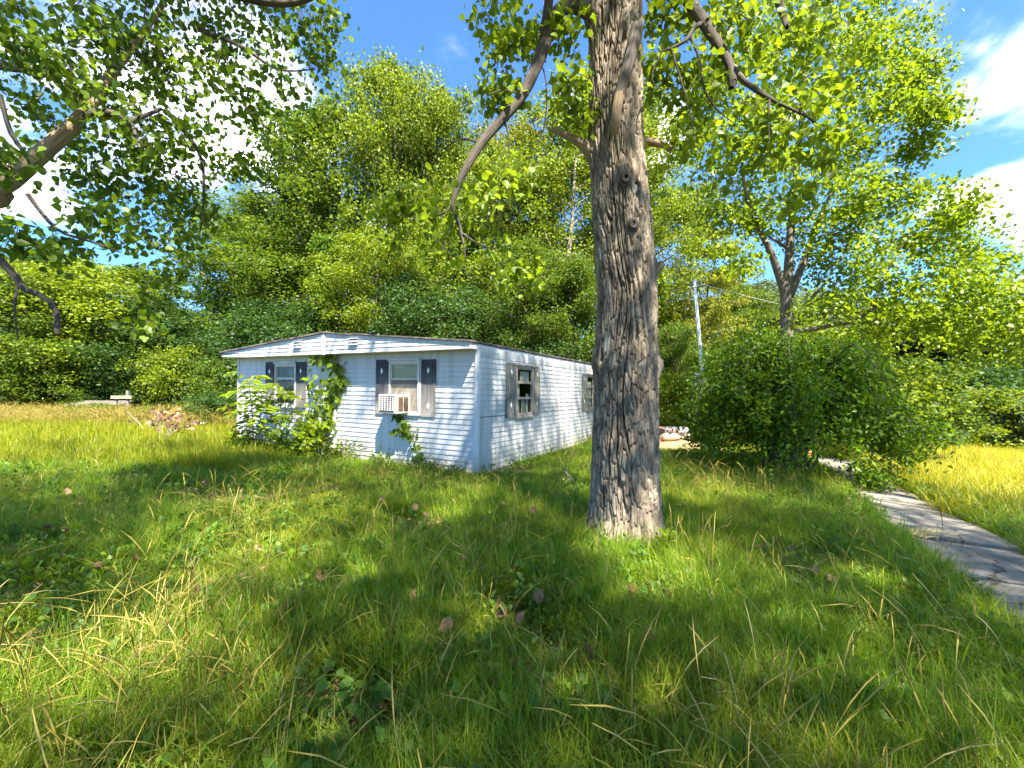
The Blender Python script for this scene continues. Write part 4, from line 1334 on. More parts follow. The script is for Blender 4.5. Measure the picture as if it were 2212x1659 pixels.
    # drooping limb on the right
    limb('limb', [stem(loc((1380, -180, 4.8), (1430, -120, 4.75), (1480, -10, 4.7), (1518, 45, 4.65), (1552, 95, 4.6), (1577, 142, 4.55), (1583, 178, 4.5)), 0.075, 0.040, 22, 11),
                  stem(loc((1560, 115, 4.58), (1600, 168, 4.5), (1628, 190, 4.5), (1662, 212, 4.45), (1702, 232, 4.4), (1752, 258, 4.4), (1790, 300, 4.4)), 0.034, 0.007, 22, 8),
                  stem(loc((1522, 48, 4.65), (1500, 60, 4.6), (1484, 84, 4.5), (1455, 102, 4.5), (1425, 112, 4.5)), 0.030, 0.010, 14, 8),
                  stem(loc((1490, 78, 4.55), (1512, 130, 4.5), (1520, 190, 4.5), (1548, 235, 4.4), (1590, 270, 4.4)), 0.016, 0.004, 14, 7),
                  stem(loc((1450, 104, 4.5), (1470, 170, 4.4), (1490, 240, 4.4), (1500, 300, 4.4)), 0.012, 0.003, 12, 6),
                  stem(loc((1662, 212, 4.45), (1660, 260, 4.4), (1662, 310, 4.35)), 0.014, 0.004, 9, 6),
                  stem(loc((1430, 112, 4.5), (1408, 160, 4.4), (1420, 190, 4.4), (1450, 190, 4.4)), 0.010, 0.003, 10, 6),
                  stem(loc((1583, 178, 4.5), (1580, 190, 4.5)), 0.038, 0.030, 4, 10)])
    for k, pts in enumerate([[(1600, -160, 5), (1660, -60, 5), (1690, 30, 5), (1700, 60, 4.9)], [(1300, -150, 4.8), (1200, -260, 4), (1050, -350, 3.5), (900, -420, 3.2)],
                             [(1360, -300, 4.8), (1500, -420, 5.5), (1700, -500, 6.0)], [(1330, -330, 4.8), (1300, -700, 3.4), (1280, -1200, 2.6)]]):
        limb('limb', [stem(loc(*pts), 0.07, 0.02, 14, 8)])
    # snapped branch stubs
    limb('broken_stub', [stem(loc((1282, 335, 4.8), (1262, 315, 4.75), (1235, 298, 4.7), (1190, 278, 4.65)), 0.075, 0.022, 12, 10)], 'bark_dead')
    limb('broken_stub', [stem(loc((1378, 312, 4.8), (1400, 306, 4.75), (1425, 310, 4.7), (1452, 321, 4.65)), 0.058, 0.030, 10, 10)], 'bark_dead')
    limb('broken_stub', [stem(loc((1408, 590, 4.8), (1422, 578, 4.75), (1432, 566, 4.72)), 0.075, 0.035, 8, 9)], 'bark_dead')
    # dead limb hanging down the face of the trunk, its lower end barkless
    limb('dead_limb', [stem(loc((1376, 60, 4.58), (1366, 110, 4.45), (1350, 160, 4.36), (1338, 205, 4.33)), 0.070, 0.050, 14, 11)])
    limb('dead_limb', [stem(loc((1338, 203, 4.33), (1333, 235, 4.34), (1329, 268, 4.38), (1327, 285, 4.45)), 0.050, 0.042, 10, 11)], 'bark_dead')
    for (px, py, r) in ((1352, 384, .055), (1368, 484, .05)):
        c = np.array(at(px, py, 4.49)) - O
        m_ = []
        for rr, dy in ((r, 0.02), (r * .62, -0.012)):
            an = np.linspace(0, 2 * np.pi, 15)
            m_.append((np.stack([c[0] + rr * np.cos(an), c[1] + dy + 0 * an, c[2] + 1.25 * rr * np.sin(an)], 1), np.full(15, r * .36), 7))
        limb('knot', m_)

    # hanging foliage in view
    rows = [(1060, 30, 50, 5, .8), (1085, 120, 45, 4.8, .8), (1140, 70, 45, 5, .8), (1220, 90, 45, 4.9, .8), (1230, 190, 38, 4.8, .6), (1075, 210, 40, 4.7, .7), (1250, 260, 30, 4.8, .5),
            (1000, 420, 60, 4.6, .35), (930, 470, 55, 4.7, .4), (1060, 500, 75, 4.5, .4), (985, 560, 60, 4.4, .35), (890, 430, 45, 4.9, .5), (1100, 400, 45, 4.7, .4), (880, 540, 40, 4.6, .4), (1110, 590, 40, 4.4, .4), (840, 470, 40, 4.7, .3),
            (1440, 50, 60, 4.9, .9), (1430, 160, 50, 4.8, .8), (1500, 200, 65, 4.7, .9), (1580, 60, 75, 5, 1), (1600, 250, 75, 4.8, .9), (1480, 310, 50, 4.8, .6), (1690, 110, 85, 5, 1),
            (1700, 270, 80, 4.8, .9), (1640, 370, 60, 4.8, .6), (1560, 150, 60, 4.7, .8), (1790, 320, 60, 4.8, .7), (1780, 60, 70, 5.2, .8), (1520, 400, 40, 4.8, .3), (1700, 430, 45, 4.7, .35), (1800, 180, 60, 5, .7)]
    tw = []
    P = bough_points(pxblobs(rows, g, .35), 18, 0.12, g, 16, tw=tw)
    # crown overhead, out of frame
    up = []
    for k in range(62):
        a = g.uniform(0, 6.283); q = math.sqrt(g.random()) * 5.4
        c = np.array((1.2 + q * math.cos(a), 4.2 + q * math.sin(a) * 0.95, g.uniform(7.2, 13)))
        up.append((c, g.uniform(.7, 1.2), 1.0))
    Q = bough_points(up, 29, 0.46, g, 11)
    okq = (Q[:, 2] - 1.6 > 0.98 * np.maximum(Q[:, 1], .3)) & ~((np.abs(Q[:, 0]) < 2) & (np.abs(Q[:, 1]) < 2) & (Q[:, 2] < 5))
    Q = sun_gaps(Q[okq])
    S = g.uniform(.055, .105, len(P))
    ia_, ib_ = near_split(P)
    link('twig', tubes_mesh('twig', [(a - O, b, c) for a, b, c in tw], M['bark_limb'], .05), root)['kind'] = 'stuff'
    leaf_parts(root, leaf_data('leaf', M['leaf_lime_object']), P[ia_] - O, S[ia_], g, .25, .9)
    c = link('crown', leaf_cloud('crown', P[ib_] - O, S[ib_], g, M['leaf_lime'], LEAF6_V, LEAF6_F, .25, .9), root); c['kind'] = 'stuff'
    c = link('upper_crown', leaf_cloud('upper_crown', Q - O, g.uniform(.12, .17, len(Q)), g, M['leaf_lime'], LEAF4_V, LEAF4_F, .35, .6), root); c['kind'] = 'stuff'


big_tree()


# ---- the tree that reaches in from the left
def left_tree():
    g = np.random.default_rng(9)
    bx, by = -7.2, 2.6
    zb = float(zg(bx, by))
    root = thing('cottonwood_tree', 'tree leaning in over the lawn with a thick pale limb and dense hanging leaves', 'tree', (bx, by, zb))
    O = np.array((bx, by, zb))
    def loc(*pts): return [np.array(at(*p)) - O for p in pts]
    link('trunk', tubes_mesh('trunk', [stem([(0, 0, -.1), (0.1, .05, 1.2), (0.6, .3, 2.2), (1.5, .9, 3.1)], .38, .20, 20, 14),
                                       stem([(0.3, .15, 1.7), (0.1, -.3, 3.5), (0.5, -1.2, 6), (1.2, -1.8, 9)], .26, .05, 18, 10)], M['bark_limb']), root)
    link('limb', tubes_mesh('limb', [stem([np.array((1.3, .75, 2.95))] + loc((-40, 432, 4.1), (0, 402, 4.1), (60, 355, 4.15), (122, 303, 4.2), (165, 262, 4.25), (205, 215, 4.35), (252, 145, 4.5), (305, 75, 4.7), (350, 10, 4.9), (380, -60, 5.1)), .105, .016, 40, 13)], M['bark_dead']), root)
    link('limb', tubes_mesh('limb', [stem(loc((165, 255, 4.25), (205, 243, 4.3), (250, 246, 4.3), (278, 262, 4.35), (312, 250, 4.4), (350, 235, 4.5)), .045, .014, 18, 9),
                                     stem(loc((280, 262, 4.35), (292, 290, 4.35), (304, 325, 4.3)), .026, .010, 8, 7)], M['bark_limb']), root)
    link('limb', tubes_mesh('limb', [stem(loc((-60, 120, 4.3), (0, 140, 4.3), (60, 150, 4.3), (100, 160, 4.3)), .06, .02, 12, 8),
                                     stem(loc((0, 205, 4.2), (25, 290, 4.2), (70, 350, 4.2), (90, 375, 4.2)), .022, .014, 10, 7),
                                     stem(loc((60, 420, 4.1), (90, 460, 4.1), (130, 500, 4.0), (190, 520, 4.0), (260, 545, 4.1)), .022, .006, 12, 7),
                                     stem(loc((-40, 470, 4), (0, 478, 4), (50, 485, 4), (75, 490, 4)), .02, .008, 8, 7),
                                     stem(loc((480, -20, 5), (560, 2, 5), (640, 5, 5), (720, -30, 5)), .05, .03, 10, 8),
                                     stem(loc((420, 60, 5), (520, 100, 5), (600, 150, 5.2), (680, 150, 5.4)), .03, .006, 12, 7),
                                     stem(loc((400, 120, 5), (500, 200, 5), (560, 260, 5.1), (600, 300, 5.2)), .025, .005, 12, 7),
                                     stem(loc((360, 240, 4.6), (430, 330, 4.7), (440, 420, 4.7), (430, 520, 4.7)), .025, .005, 14, 7)], M['bark_limb']), root)
    db = link('dead_branch', tubes_mesh('dead_branch', [stem(loc((-60, 500, 3.9), (0, 562, 3.9), (28, 592, 3.9), (55, 625, 3.9), (86, 636, 3.9)), .036, .022, 16, 9)], M['bark_limb']), root)
    link('bare_wood', tubes_mesh('bare_wood', [stem(loc((84, 635, 3.9), (100, 648, 3.9), (118, 657, 3.9)), .022, .018, 7, 8), ], M['bark_dead']), db)
    link('twig', tubes_mesh('twig', [stem(loc((112, 655, 3.9), (122, 680, 3.9), (124, 722, 3.9)), .026, .018, 8, 8), stem(loc((40, 605, 3.9), (32, 660, 3.85), (38, 735, 3.85)), .012, .004, 9, 6)], M['bark_limb']), db)
    rows = [(60, 50, 70, 4.3, .8), (190, 50, 100, 4.6, 1.2), (320, 50, 110, 4.8, 1.5), (440, 50, 95, 5, 1.4), (550, 40, 85, 5.2, 1.3), (640, 60, 75, 5.4, 1.2), (700, 40, 45, 5.5, .8), (690, 130, 40, 5.5, .6),
            (110, 170, 80, 4.4, .9), (240, 150, 110, 4.6, 1.5), (360, 150, 95, 4.8, 1.3), (470, 140, 60, 5, .5), (570, 150, 70, 5.2, .6), (640, 190, 50, 5.4, .5),
            (60, 240, 60, 4.2, .5), (210, 290, 100, 4.5, 1.4), (320, 280, 90, 4.6, 1.2), (420, 300, 70, 4.9, .8), (520, 250, 60, 5.1, .5), (600, 280, 45, 5.3, .4), (540, 340, 45, 5.2, .4), (480, 360, 50, 5.0, .5),
            (280, 400, 90, 4.5, 1.2), (380, 400, 80, 4.7, 1.2), (190, 380, 70, 4.3, .8), (440, 480, 55, 4.8, .7), (370, 500, 70, 4.6, .9), (290, 500, 50, 4.4, .5), (130, 530, 40, 4.1, .5), (40, 510, 40, 4.0, .5),
            (200, 480, 40, 4.2, .5), (390, 590, 55, 4.6, .45), (330, 640, 60, 4.5, .35), (420, 650, 45, 4.7, .25), (20, 350, 40, 4.0, .4), (40, 110, 60, 4.2, .5), (300, 720, 50, 4.5, .2)]
    tw = []
    P = bough_points(pxblobs(rows, g, .5), 20, 0.12, g, 16, tw=tw)
    up = []
    for k in range(50):
        a = g.uniform(0, 6.283); q = math.sqrt(g.random()) * 4.6
        c = np.array((-5.2 + q * math.cos(a), 0.6 + q * math.sin(a), g.uniform(5.5, 11)))
        up.append((c, g.uniform(.7, 1.1), 1.0))
    Q = bough_points(up, 29, 0.46, g, 11)
    out = (Q[:, 1] < .5) | (np.abs(Q[:, 0]) > 1.22 * Q[:, 1]) | (Q[:, 2] - 1.6 > .98 * Q[:, 1])
    Q = sun_gaps(Q[out])
    S = g.uniform(.042, .092, len(P))
    ia_, ib_ = near_split(P)
    link('twig', tubes_mesh('twig', [(a - O, b, c) for a, b, c in tw], M['bark_limb'], .05), root)['kind'] = 'stuff'
    leaf_parts(root, leaf_data('leaf', M['leaf_near_object']), P[ia_] - O, S[ia_], g, .2, .9)
    c = link('crown', leaf_cloud('crown', P[ib_] - O, S[ib_], g, M['leaf_near'], LEAF6_V, LEAF6_F, .2, .9), root); c['kind'] = 'stuff'
    c = link('upper_crown', leaf_cloud('upper_crown', Q - O, g.uniform(.12, .17, len(Q)), g, M['leaf_near'], LEAF4_V, LEAF4_F, .35, .6), root); c['kind'] = 'stuff'


left_tree()


# ---- shade trees behind the photographer, whose crowns throw the lawn into shadow
def shade_behind(x, y, label, blobs_c, rad, zr, nb, seed, holes=()):
    g = np.random.default_rng(seed)
    zb = float(zg(x, y))
    root = thing('maple_tree', label, 'tree', (x, y, zb), 0, 'tall trees standing behind the viewer')
    cx, cy, cz = blobs_c
    tb = [stem([(0, 0, -.1), (.05, .05, 2), ((cx - x) * .3, (cy - y) * .3, cz * .55), ((cx - x) * .8, (cy - y) * .8, cz * 1.1)], .32, .05, 18, 10)]
    up = []
    for k in range(nb):
        a = g.uniform(0, 6.283); q = math.sqrt(g.random())
        c = np.array((cx + q * rad[0] * math.cos(a), cy + q * rad[1] * math.sin(a), cz + g.uniform(-zr, zr)))
        up.append((c, g.uniform(.7, 1.15), 1.0))
        if k % 3 == 0: tb.append(stem([((cx - x) * .3, (cy - y) * .3, cz * .55), (c - (x, y, zb)) * (.6, .6, .85), c - (x, y, zb)], .08, .012, 8, 6))
    P = bough_points(up, 28, 0.50, g, 11)
    keep = (P[:, 1] < .4) | (P[:, 2] - 1.6 > 1.0 * P[:, 1])
    P = sun_gaps(P[keep])
    link('trunk', tubes_mesh('trunk', tb, M['bark_limb']), root)
    c = link('crown', leaf_cloud('crown', P - (x, y, zb), g.uniform(.125, .18, len(P)), g, M['leaf_near'], LEAF4_V, LEAF4_F, .4), root); c['kind'] = 'stuff'


shade_behind(6.2, -4.2, 'leafy maple just behind the viewer beside the sidewalk, shading the near lawn', (5.6, -1.7, 8.6), (4.8, 3.7), 2.0, 58, 21)
shade_behind(-2.6, -5.0, 'leafy maple behind the viewer in line with the trailer front, shading the lawn', (-0.4, -2.7, 8.4), (4.8, 3.6), 1.8, 54, 22)


shade_behind(9.8, 1.2, 'unseen tall maple across the sidewalk, added to shade the arching bush', (8.4, 2.9, 10.2), (2.4, 2.2), 1.6, 22, 23)  # added out of view only to throw shade on the bush


# ---- the forked tree on the right
def right_tree():
    g = np.random.default_rng(14)
    bx, by = 8.15, 13.0
    zb = float(zg(bx, by))
    root = thing('sycamore_tree', 'broad sunlit tree with a forked trunk rising behind the dark bush', 'tree', (bx, by, zb))
    O = np.array((bx, by, zb))
    def loc(*pts): return [np.array(at(*p)) - O for p in pts]
    link('trunk', tubes_mesh('trunk', [
        stem([(0, 0, -.1)] + loc((1701, 850, 13), (1700, 720, 13), (1699, 640, 13), (1702, 605, 13), (1706, 540, 13.1), (1712, 450, 13.3), (1725, 330, 13.5), (1740, 150, 13.6), (1750, -50, 13.7)), .22, .04, 40, 13),
        stem(loc((1697, 640, 13), (1678, 580, 12.9), (1660, 535, 12.8), (1636, 488, 12.6), (1612, 420, 12.4), (1600, 330, 12.2)), .125, .03, 20, 10),
        stem(loc((1706, 640, 13), (1728, 585, 13.1), (1752, 520, 13.2), (1775, 460, 13.3), (1815, 390, 13.4), (1870, 300, 13.5)), .12, .03, 20, 10)], M['bark_far']), root)
    link('limb', tubes_mesh('limb', [
        stem(loc((1703, 715, 13), (1750, 712, 12.8), (1800, 702, 12.5), (1850, 690, 12.3), (1890, 665, 12.1), (1935, 640, 12), (2000, 610, 11.8)), .085, .02, 24, 8),
        stem(loc((1880, 672, 12.1), (1905, 620, 12), (1925, 570, 12), (1950, 530, 12)), .04, .012, 12, 7),
        stem(loc((1722, 700, 13), (1740, 660, 12.8), (1765, 630, 12.6), (1800, 600, 12.4)), .06, .015, 12, 7),
        stem(loc((1850, 690, 12.3), (1850, 660, 12.3), (1853, 630, 12.3)), .02, .006, 7, 6)], M['bark_far']), root)
    link('limb', tubes_mesh('limb', [
        stem(loc((1706, 540, 13.1), (1660, 510, 13), (1600, 470, 12.8), (1540, 450, 12.6)), .05, .012, 14, 7),
        stem(loc((1775, 460, 13.3), (1850, 440, 13), (1930, 420, 12.8), (2020, 400, 12.6)), .06, .012, 14, 7),
        stem(loc((1752, 520, 13.2), (1830, 540, 13), (1910, 520, 12.8), (2010, 500, 12.6)), .05, .012, 14, 7),
        stem(loc((1740, 150, 13.6), (1800, 60, 13.4), (1880, 20, 13.2)), .04, .01, 10, 7)], M['bark_far']), root)
    rows = [(1600, 50, 100, 12, 1), (1700, 40, 120, 13, 1.2), (1800, 50, 110, 13, 1.2), (1880, 60, 70, 12.5, 1), (1960, 110, 50, 12.5, .8), (1995, 150, 40, 12.3, .7), (1870, 140, 80, 12, 1), (1760, 150, 120, 12.5, 1.3),
            (1640, 150, 90, 12, 1), (1560, 200, 70, 12.3, .8), (1960, 210, 70, 12, 1), (2015, 240, 45, 12.3, .8), (1860, 240, 100, 12, 1.2), (1750, 270, 110, 12.5, 1.2), (1640, 280, 90, 12.2, 1), (1980, 310, 50, 12, .7),
            (1560, 320, 60, 12.5, .6), (1500, 280, 60, 13, .6), (1880, 330, 80, 12.2, 1), (1790, 380, 80, 12.8, .9), (1680, 390, 80, 12.5, .9), (1600, 420, 50, 12.5, .6), (1560, 460, 45, 12.5, .5), (1640, 480, 50, 12.8, .6),
            (1960, 420, 80, 12, 1.1), (2050, 440, 55, 12, .9), (1880, 440, 80, 12.4, .9), (1700, 480, 60, 13, .6), (1790, 480, 70, 13, .7), (1850, 530, 80, 12.6, 1), (1950, 520, 90, 12, 1.2), (2050, 530, 80, 11.8, 1.1),
            (2110, 560, 60, 11.6, 1), (1760, 570, 50, 13, .5), (1840, 610, 70, 12.4, 1), (1940, 620, 90, 11.8, 1.2), (2040, 630, 90, 11.5, 1.2), (2140, 640, 80, 11.2, 1.1), (2220, 630, 60, 11, 1), (2100, 710, 80, 11.2, 1),
            (2190, 720, 80, 11, 1), (2000, 700, 60, 11.6, .8), (1570, 550, 45, 12.2, .45), (1620, 570, 40, 12.2, .4), (2250, 760, 60, 11, .8), (1790, 660, 50, 12.2, .6), (1890, 700, 50, 12, .6), (1650, -80, 150, 13, 1), (1800, -80, 130, 13, 1), (1900, -60, 60, 13, .6)]
    P = bough_points(pxblobs(rows, g, 1.0), 60, 0.24, g, 18)
    link('crown', leaf_cloud('crown', P - O, g.uniform(.065, .135, len(P)), g, M['leaf_lime'], LEAF6_V, LEAF6_F, .3, .5), root)


right_tree()


# ---- the dark arching bush beside the sidewalk
def bush():
    g = np.random.default_rng(31)
    bx, by = 5.95, 9.6
    zb = float(zg(bx, by))
    root = thing('arching_bush', 'large dark green bush with arching branches beside the sidewalk', 'bush', (bx, by, zb))
    tb, C, W = [], [], []
    for i in range(150):
        az = g.uniform(0, 6.283)
        ln = g.uniform(.8, 2.15) * (1.22 if i % 9 == 0 else 1) * (1.0 if math.cos(az) < 0.3 else 1.05)
        h = g.uniform(1.3, 2.95) * (1.12 - 0.18 * ln / 2.15)
        q = np.array((math.cos(az), math.sin(az), 0))
        s = np.array((g.normal() * .16, g.normal() * .16, -.05))
        drop = g.uniform(.2, .92) * h * (ln / 2.15)
        P = smooth_path([s, s + q * ln * .22 + (0, 0, h * .62), s + q * ln * .58 + (0, 0, h), s + q * ln * .88 + (0, 0, h - drop * .5), s + q * ln * 1.02 + (0, 0, h - drop)], 16)
        tb.append((P, np.linspace(g.uniform(.012, .028), .003, 16), 5))
        for k in range(5, 16):
            C.append(P[k]); W.append(.7 + .05 * k)
            if g.random() < .8: C.append(P[k] + g.normal(size=3) * (.22, .22, .16)); W.append(.9)
    for i in range(5):
        az = g.uniform(0, 6.283); tb.append(stem([(g.normal() * .1, g.normal() * .1, -.05), (math.cos(az) * .25, math.sin(az) * .25, .6), (math.cos(az) * .6, math.sin(az) * .6, 1.4)], .045, .025, 8, 7))
    C = np.array(C); W = np.array(W) * g.uniform(.3, 1.6, len(C))
    n = 56000
    k = g.choice(len(C), size=n, p=W / W.sum())
    P = C[k] + g.normal(size=(n, 3)) * (.13, .13, .10)
    P = P[P[:, 2] > .12]
    link('stem', tubes_mesh('stem', tb, M['bark_far'], .05), root)
    link('foliage', leaf_cloud('foliage', P, g.uniform(.06, .13, len(P)), g, M['leaf_bush'], LANCE_V * (1.5, 1, 1), LEAF4_F, up=.3, droop=.6), root)['kind'] = 'stuff'


bush()
# ------------------------------------------------------------------ plants on and before the house
LD_VINE = leaf_data('leaf', M['leaf_lime_object'])
LD_SAP = mesh_np('leaf', np.array([(0, 0, 0), (-.21, .35, .05), (-.15, .7, .02), (0, 1, -.10), (.15, .7, .02), (.21, .35, .05), (0, .5, -.01)], float), LEAF6_F, M['leaf_lime_object'])
LD_DARK = leaf_data('leaf', M['leaf_near_object'])


def face_leaf(p, size, out, g, tilt=0.5, droop=1.0):
    """Leaf lying against a wall, facing out."""
    n = np.array(out, float) + g.normal(size=3) * tilt; n[2] += .35; n /= np.linalg.norm(n)
    t = g.normal(size=3) * .7; t[2] -= droop; t -= n * t.dot(n); t /= np.linalg.norm(t)
    b = np.cross(t, n)
    return Matrix(((b[0] * size, t[0] * size, n[0] * size, p[0]), (b[1] * size, t[1] * size, n[1] * size, p[1]), (b[2] * size, t[2] * size, n[2] * size, p[2]), (0, 0, 0, 1)))


OUT_F = np.array((-.479, -.878, .0))


def vine(name, label, path_uoz, n_leaf, size, spread, data, seed, tilt=.45, side=()):
    """path in house coordinates (u, out, z)."""
    g = np.random.default_rng(seed)
    pts = [hw(u, -o, z) for u, o, z in path_uoz]
    O = Vector(pts[0])
    root = thing(name, label, 'vine', O)
    tubes = [stem([p - O for p in pts], .012, .005, 22, 6)]
    anchors = list(smooth_path([p - O for p in pts], 60))
    for sp in side:
        q = [hw(u, -o, z) - O for u, o, z in sp]
        tubes.append(stem(q, .008, .003, 12, 5)); anchors += list(smooth_path(q, 22))
    link('stem', tubes_mesh('stem', tubes, M['stem_green'], .05), root)
    A = np.array(anchors)
    for i in range(n_leaf):
        a = A[g.integers(len(A))] + g.normal(size=3) * spread
        d = float((a.dot(OUT_F)))
        o = link('leaf', data, root)
        o.matrix_local = face_leaf(a + OUT_F * .02, size * g.uniform(.6, 1.4), OUT_F, g, tilt)
    return root


# climber up the seam trim to the soffit
vine('climbing_vine', 'broad-leaved vine climbing the middle seam of the front wall up to the soffit',
     [(4.15, .22, 0), (4.12, .12, .5), (4.05, .07, 1.1), (3.95, .06, 1.6), (3.86, .06, 2.0), (3.84, .08, 2.15)], 270, .135, (.10, .06, .10), LD_VINE, 41,
     side=([(3.86, .07, 2.2), (4.05, .1, 2.38), (4.3, .14, 2.36), (4.5, .15, 2.25)], [(4.05, .07, 1.1), (4.3, .2, 1.5), (4.45, .25, 1.9)], [(3.95, .06, 1.6), (3.75, .05, 1.85)]))
# drooping vine below the air conditioner
vine('hanging_vine', 'dark green vine under the air conditioner running down to the grass',
     [(1.05, .30, 0.0), (1.25, .22, .25), (1.42, .14, .55), (1.62, .10, .8), (1.80, .10, 1.0), (1.93, .10, 1.16)], 125, .12, (.07, .04, .06), LD_DARK, 42,
     side=([(1.25, .22, .25), (1.0, .35, .18), (.75, .4, .10)], [(1.7, .1, .9), (1.95, .12, .72)]))


def sapling(name, label, u, o, h, n_frond, seed, lean=(0, 0), leaflets=13, frond=.55, data=None):
    """Compound-leaved sapling: fronds of paired leaflets round a thin stem."""
    g = np.random.default_rng(seed)
    P0 = hw(u, -o, 0); P0.z = float(zg(P0.x, P0.y)) - .02
    root = thing(name, label, 'sapling', P0)
    top = np.array((lean[0], lean[1], h))
    tubes = [stem([(0, 0, 0), top * (.3, .3, .5) + (.03, 0, 0), top], .016, .006, 14, 6)]
    ax = smooth_path([(0, 0, 0), top * (.3, .3, .5) + (.03, 0, 0), top], 40)
    for i in range(n_frond):
        b = ax[min(39, int(40 * (.35 + .65 * (i + g.random() * .5) / n_frond)))]
        az = i * 2.4 + g.normal() * .3
        q = np.array((math.cos(az), math.sin(az), 0))
        f = frond * g.uniform(.7, 1.15)
        fp_ = smooth_path([b, b + q * f * .5 + (0, 0, f * .38), b + q * f + (0, 0, f * .18)], 12)
        tubes.append((fp_, np.linspace(.006, .002, 12), 4))
        lat = np.cross(q, (0, 0, 1))
        for k in range(leaflets):
            t = 2 + int(9.9 * k / leaflets)
            sgn = 1 if k % 2 else -1
            pos = fp_[min(t, 11)]
            d = lat * sgn + q * .55 + (0, 0, -.25) + g.normal(size=3) * .12
            d /= np.linalg.norm(d)
            nrm = np.array((0, 0, 1.0)) + g.normal(size=3) * .25; nrm -= d * nrm.dot(d); nrm /= np.linalg.norm(nrm)
            bb = np.cross(d, nrm); s = .25 * g.uniform(.75, 1.2)
            o_ = link('leaf', data or LD_SAP, root)
            o_.matrix_local = Matrix(((bb[0] * s, d[0] * s, nrm[0] * s, pos[0]), (bb[1] * s, d[1] * s, nrm[1] * s, pos[1]), (bb[2] * s, d[2] * s, nrm[2] * s, pos[2]), (0, 0, 0, 1)))
    link('stem', tubes_mesh('stem', tubes, M['stem_green'], .05), root)


sapling('sapling', 'tallest yellow-green sapling with long compound leaves before the left front window', 6.0, .75, 1.95, 13, 61, (-.12, .0))
sapling('sapling', 'yellow-green sapling with compound leaves just right of the left window', 5.75, .8, 1.55, 11, 62, (.15, -.05))
sapling('sapling', 'thin sapling leaning past the right shutter of the left window', 5.15, .45, 1.75, 8, 63, (-.1, .05), frond=.42)
sapling('sapling', 'low sapling at the far foot of the front wall', 6.9, .5, .6, 7, 64, frond=.32)


def leafy_weed(label, u, o, h, r, n, size, mat, seed, name='leafy_weed', xyz=None):
    g = np.random.default_rng(seed)
    P0 = hw(u, -o, 0) if xyz is None else Vector(xyz)
    P0.z = float(zg(P0.x, P0.y)) - .02
    root = thing(name, label, 'weed', P0)
    tb, C = [], []
    for i in range(9):
        a = g.uniform(0, 6.283); q = math.sqrt(g.random()) * r
        e = np.array((q * math.cos(a), q * math.sin(a), h * g.uniform(.55, 1.05)))
        P = smooth_path([e * (.25, .25, 0), e * (.6, .6, .5), e], 10)
        tb.append((P, np.linspace(.007, .002, 10), 5)); C += list(P[2:])
    C = np.array(C)
    P = C[g.integers(len(C), size=n)] + g.normal(size=(n, 3)) * .07 * max(1, r * 2)
    P = P[P[:, 2] > .02]
    link('stem', tubes_mesh('stem', tb, M['stem_green'], .05), root)
    link('foliage', leaf_cloud('foliage', P, g.uniform(.6, 1.4, len(P)) * size, g, M[mat], LEAF6_V, LEAF6_F, .4, .4), root)['kind'] = 'stuff'


leafy_weed('dense leafy weeds at the foot of the climbing vine', 4.35, .45, 1.15, .42, 620, .095, 'leaf_lime', 71)
leafy_weed('dark leafy weeds between the saplings and the climbing vine', 4.95, .60, .85, .45, 520, .085, 'leaf_near', 72)
leafy_weed('yellow-green weeds round the stems of the saplings', 6.1, .8, .55, .50, 460, .08, 'leaf_lime', 73)
leafy_weed('low bright weed at the wall right of the middle seam', 3.45, .40, .48, .26, 260, .075, 'leaf_lime', 74)
leafy_weed('small grey-green weed at the wall between seam and air conditioner vine', 3.05, .35, .50, .24, 200, .05, 'leaf_grey', 75)
leafy_weed('bright green weeds hiding the far foot of the front wall', 7.0, .45, .5, .3, 260, .08, 'leaf_lime', 76)
leafy_weed('low green weeds spreading along the foot of the front wall', 2.3, .35, .35, .35, 260, .055, 'leaf_near', 77)
leafy_weed('leafy weed by the near corner of the trailer', .75, .35, .28, .28, 180, .055, 'leaf_near', 78)
leafy_weed('bright tall weed at the side wall next to the big trunk', 0, 0, 1.1, .35, 520, .085, 'leaf_lime', 79, xyz=hw(-.55, 6.9, 0))
leafy_weed('small green weed growing at the foot of the big trunk', 0, 0, .28, .20, 110, .05, 'leaf_lime', 80, xyz=(1.62, 4.40, 0))
leafy_weed('low clump of weeds at the outer foot of the big trunk', 0, 0, .22, .22, 110, .045, 'leaf_near', 85, xyz=(.86, 4.42, 0))
leafy_weed('dark weeds under the near side of the arching bush', 0, 0, .55, .6, 700, .06, 'leaf_bush', 81, xyz=(6.5, 7.9, 0))
leafy_weed('leafy sprigs beside the sunny stretch of the sidewalk', 0, 0, .6, .35, 260, .05, 'leaf_lime', 82, xyz=(7.1, 8.6, 0))
leafy_weed('broad-leaved weeds at the edge of the bare soil patch', 0, 0, .22, .35, 160, .06, 'leaf_lime', 83, xyz=(-3.3, 3.35, 0))
leafy_weed('low weeds beside the bare patch before the saplings', 0, 0, .2, .4, 160, .05, 'leaf_lime', 84, xyz=(-5.6, 7.2, 0))

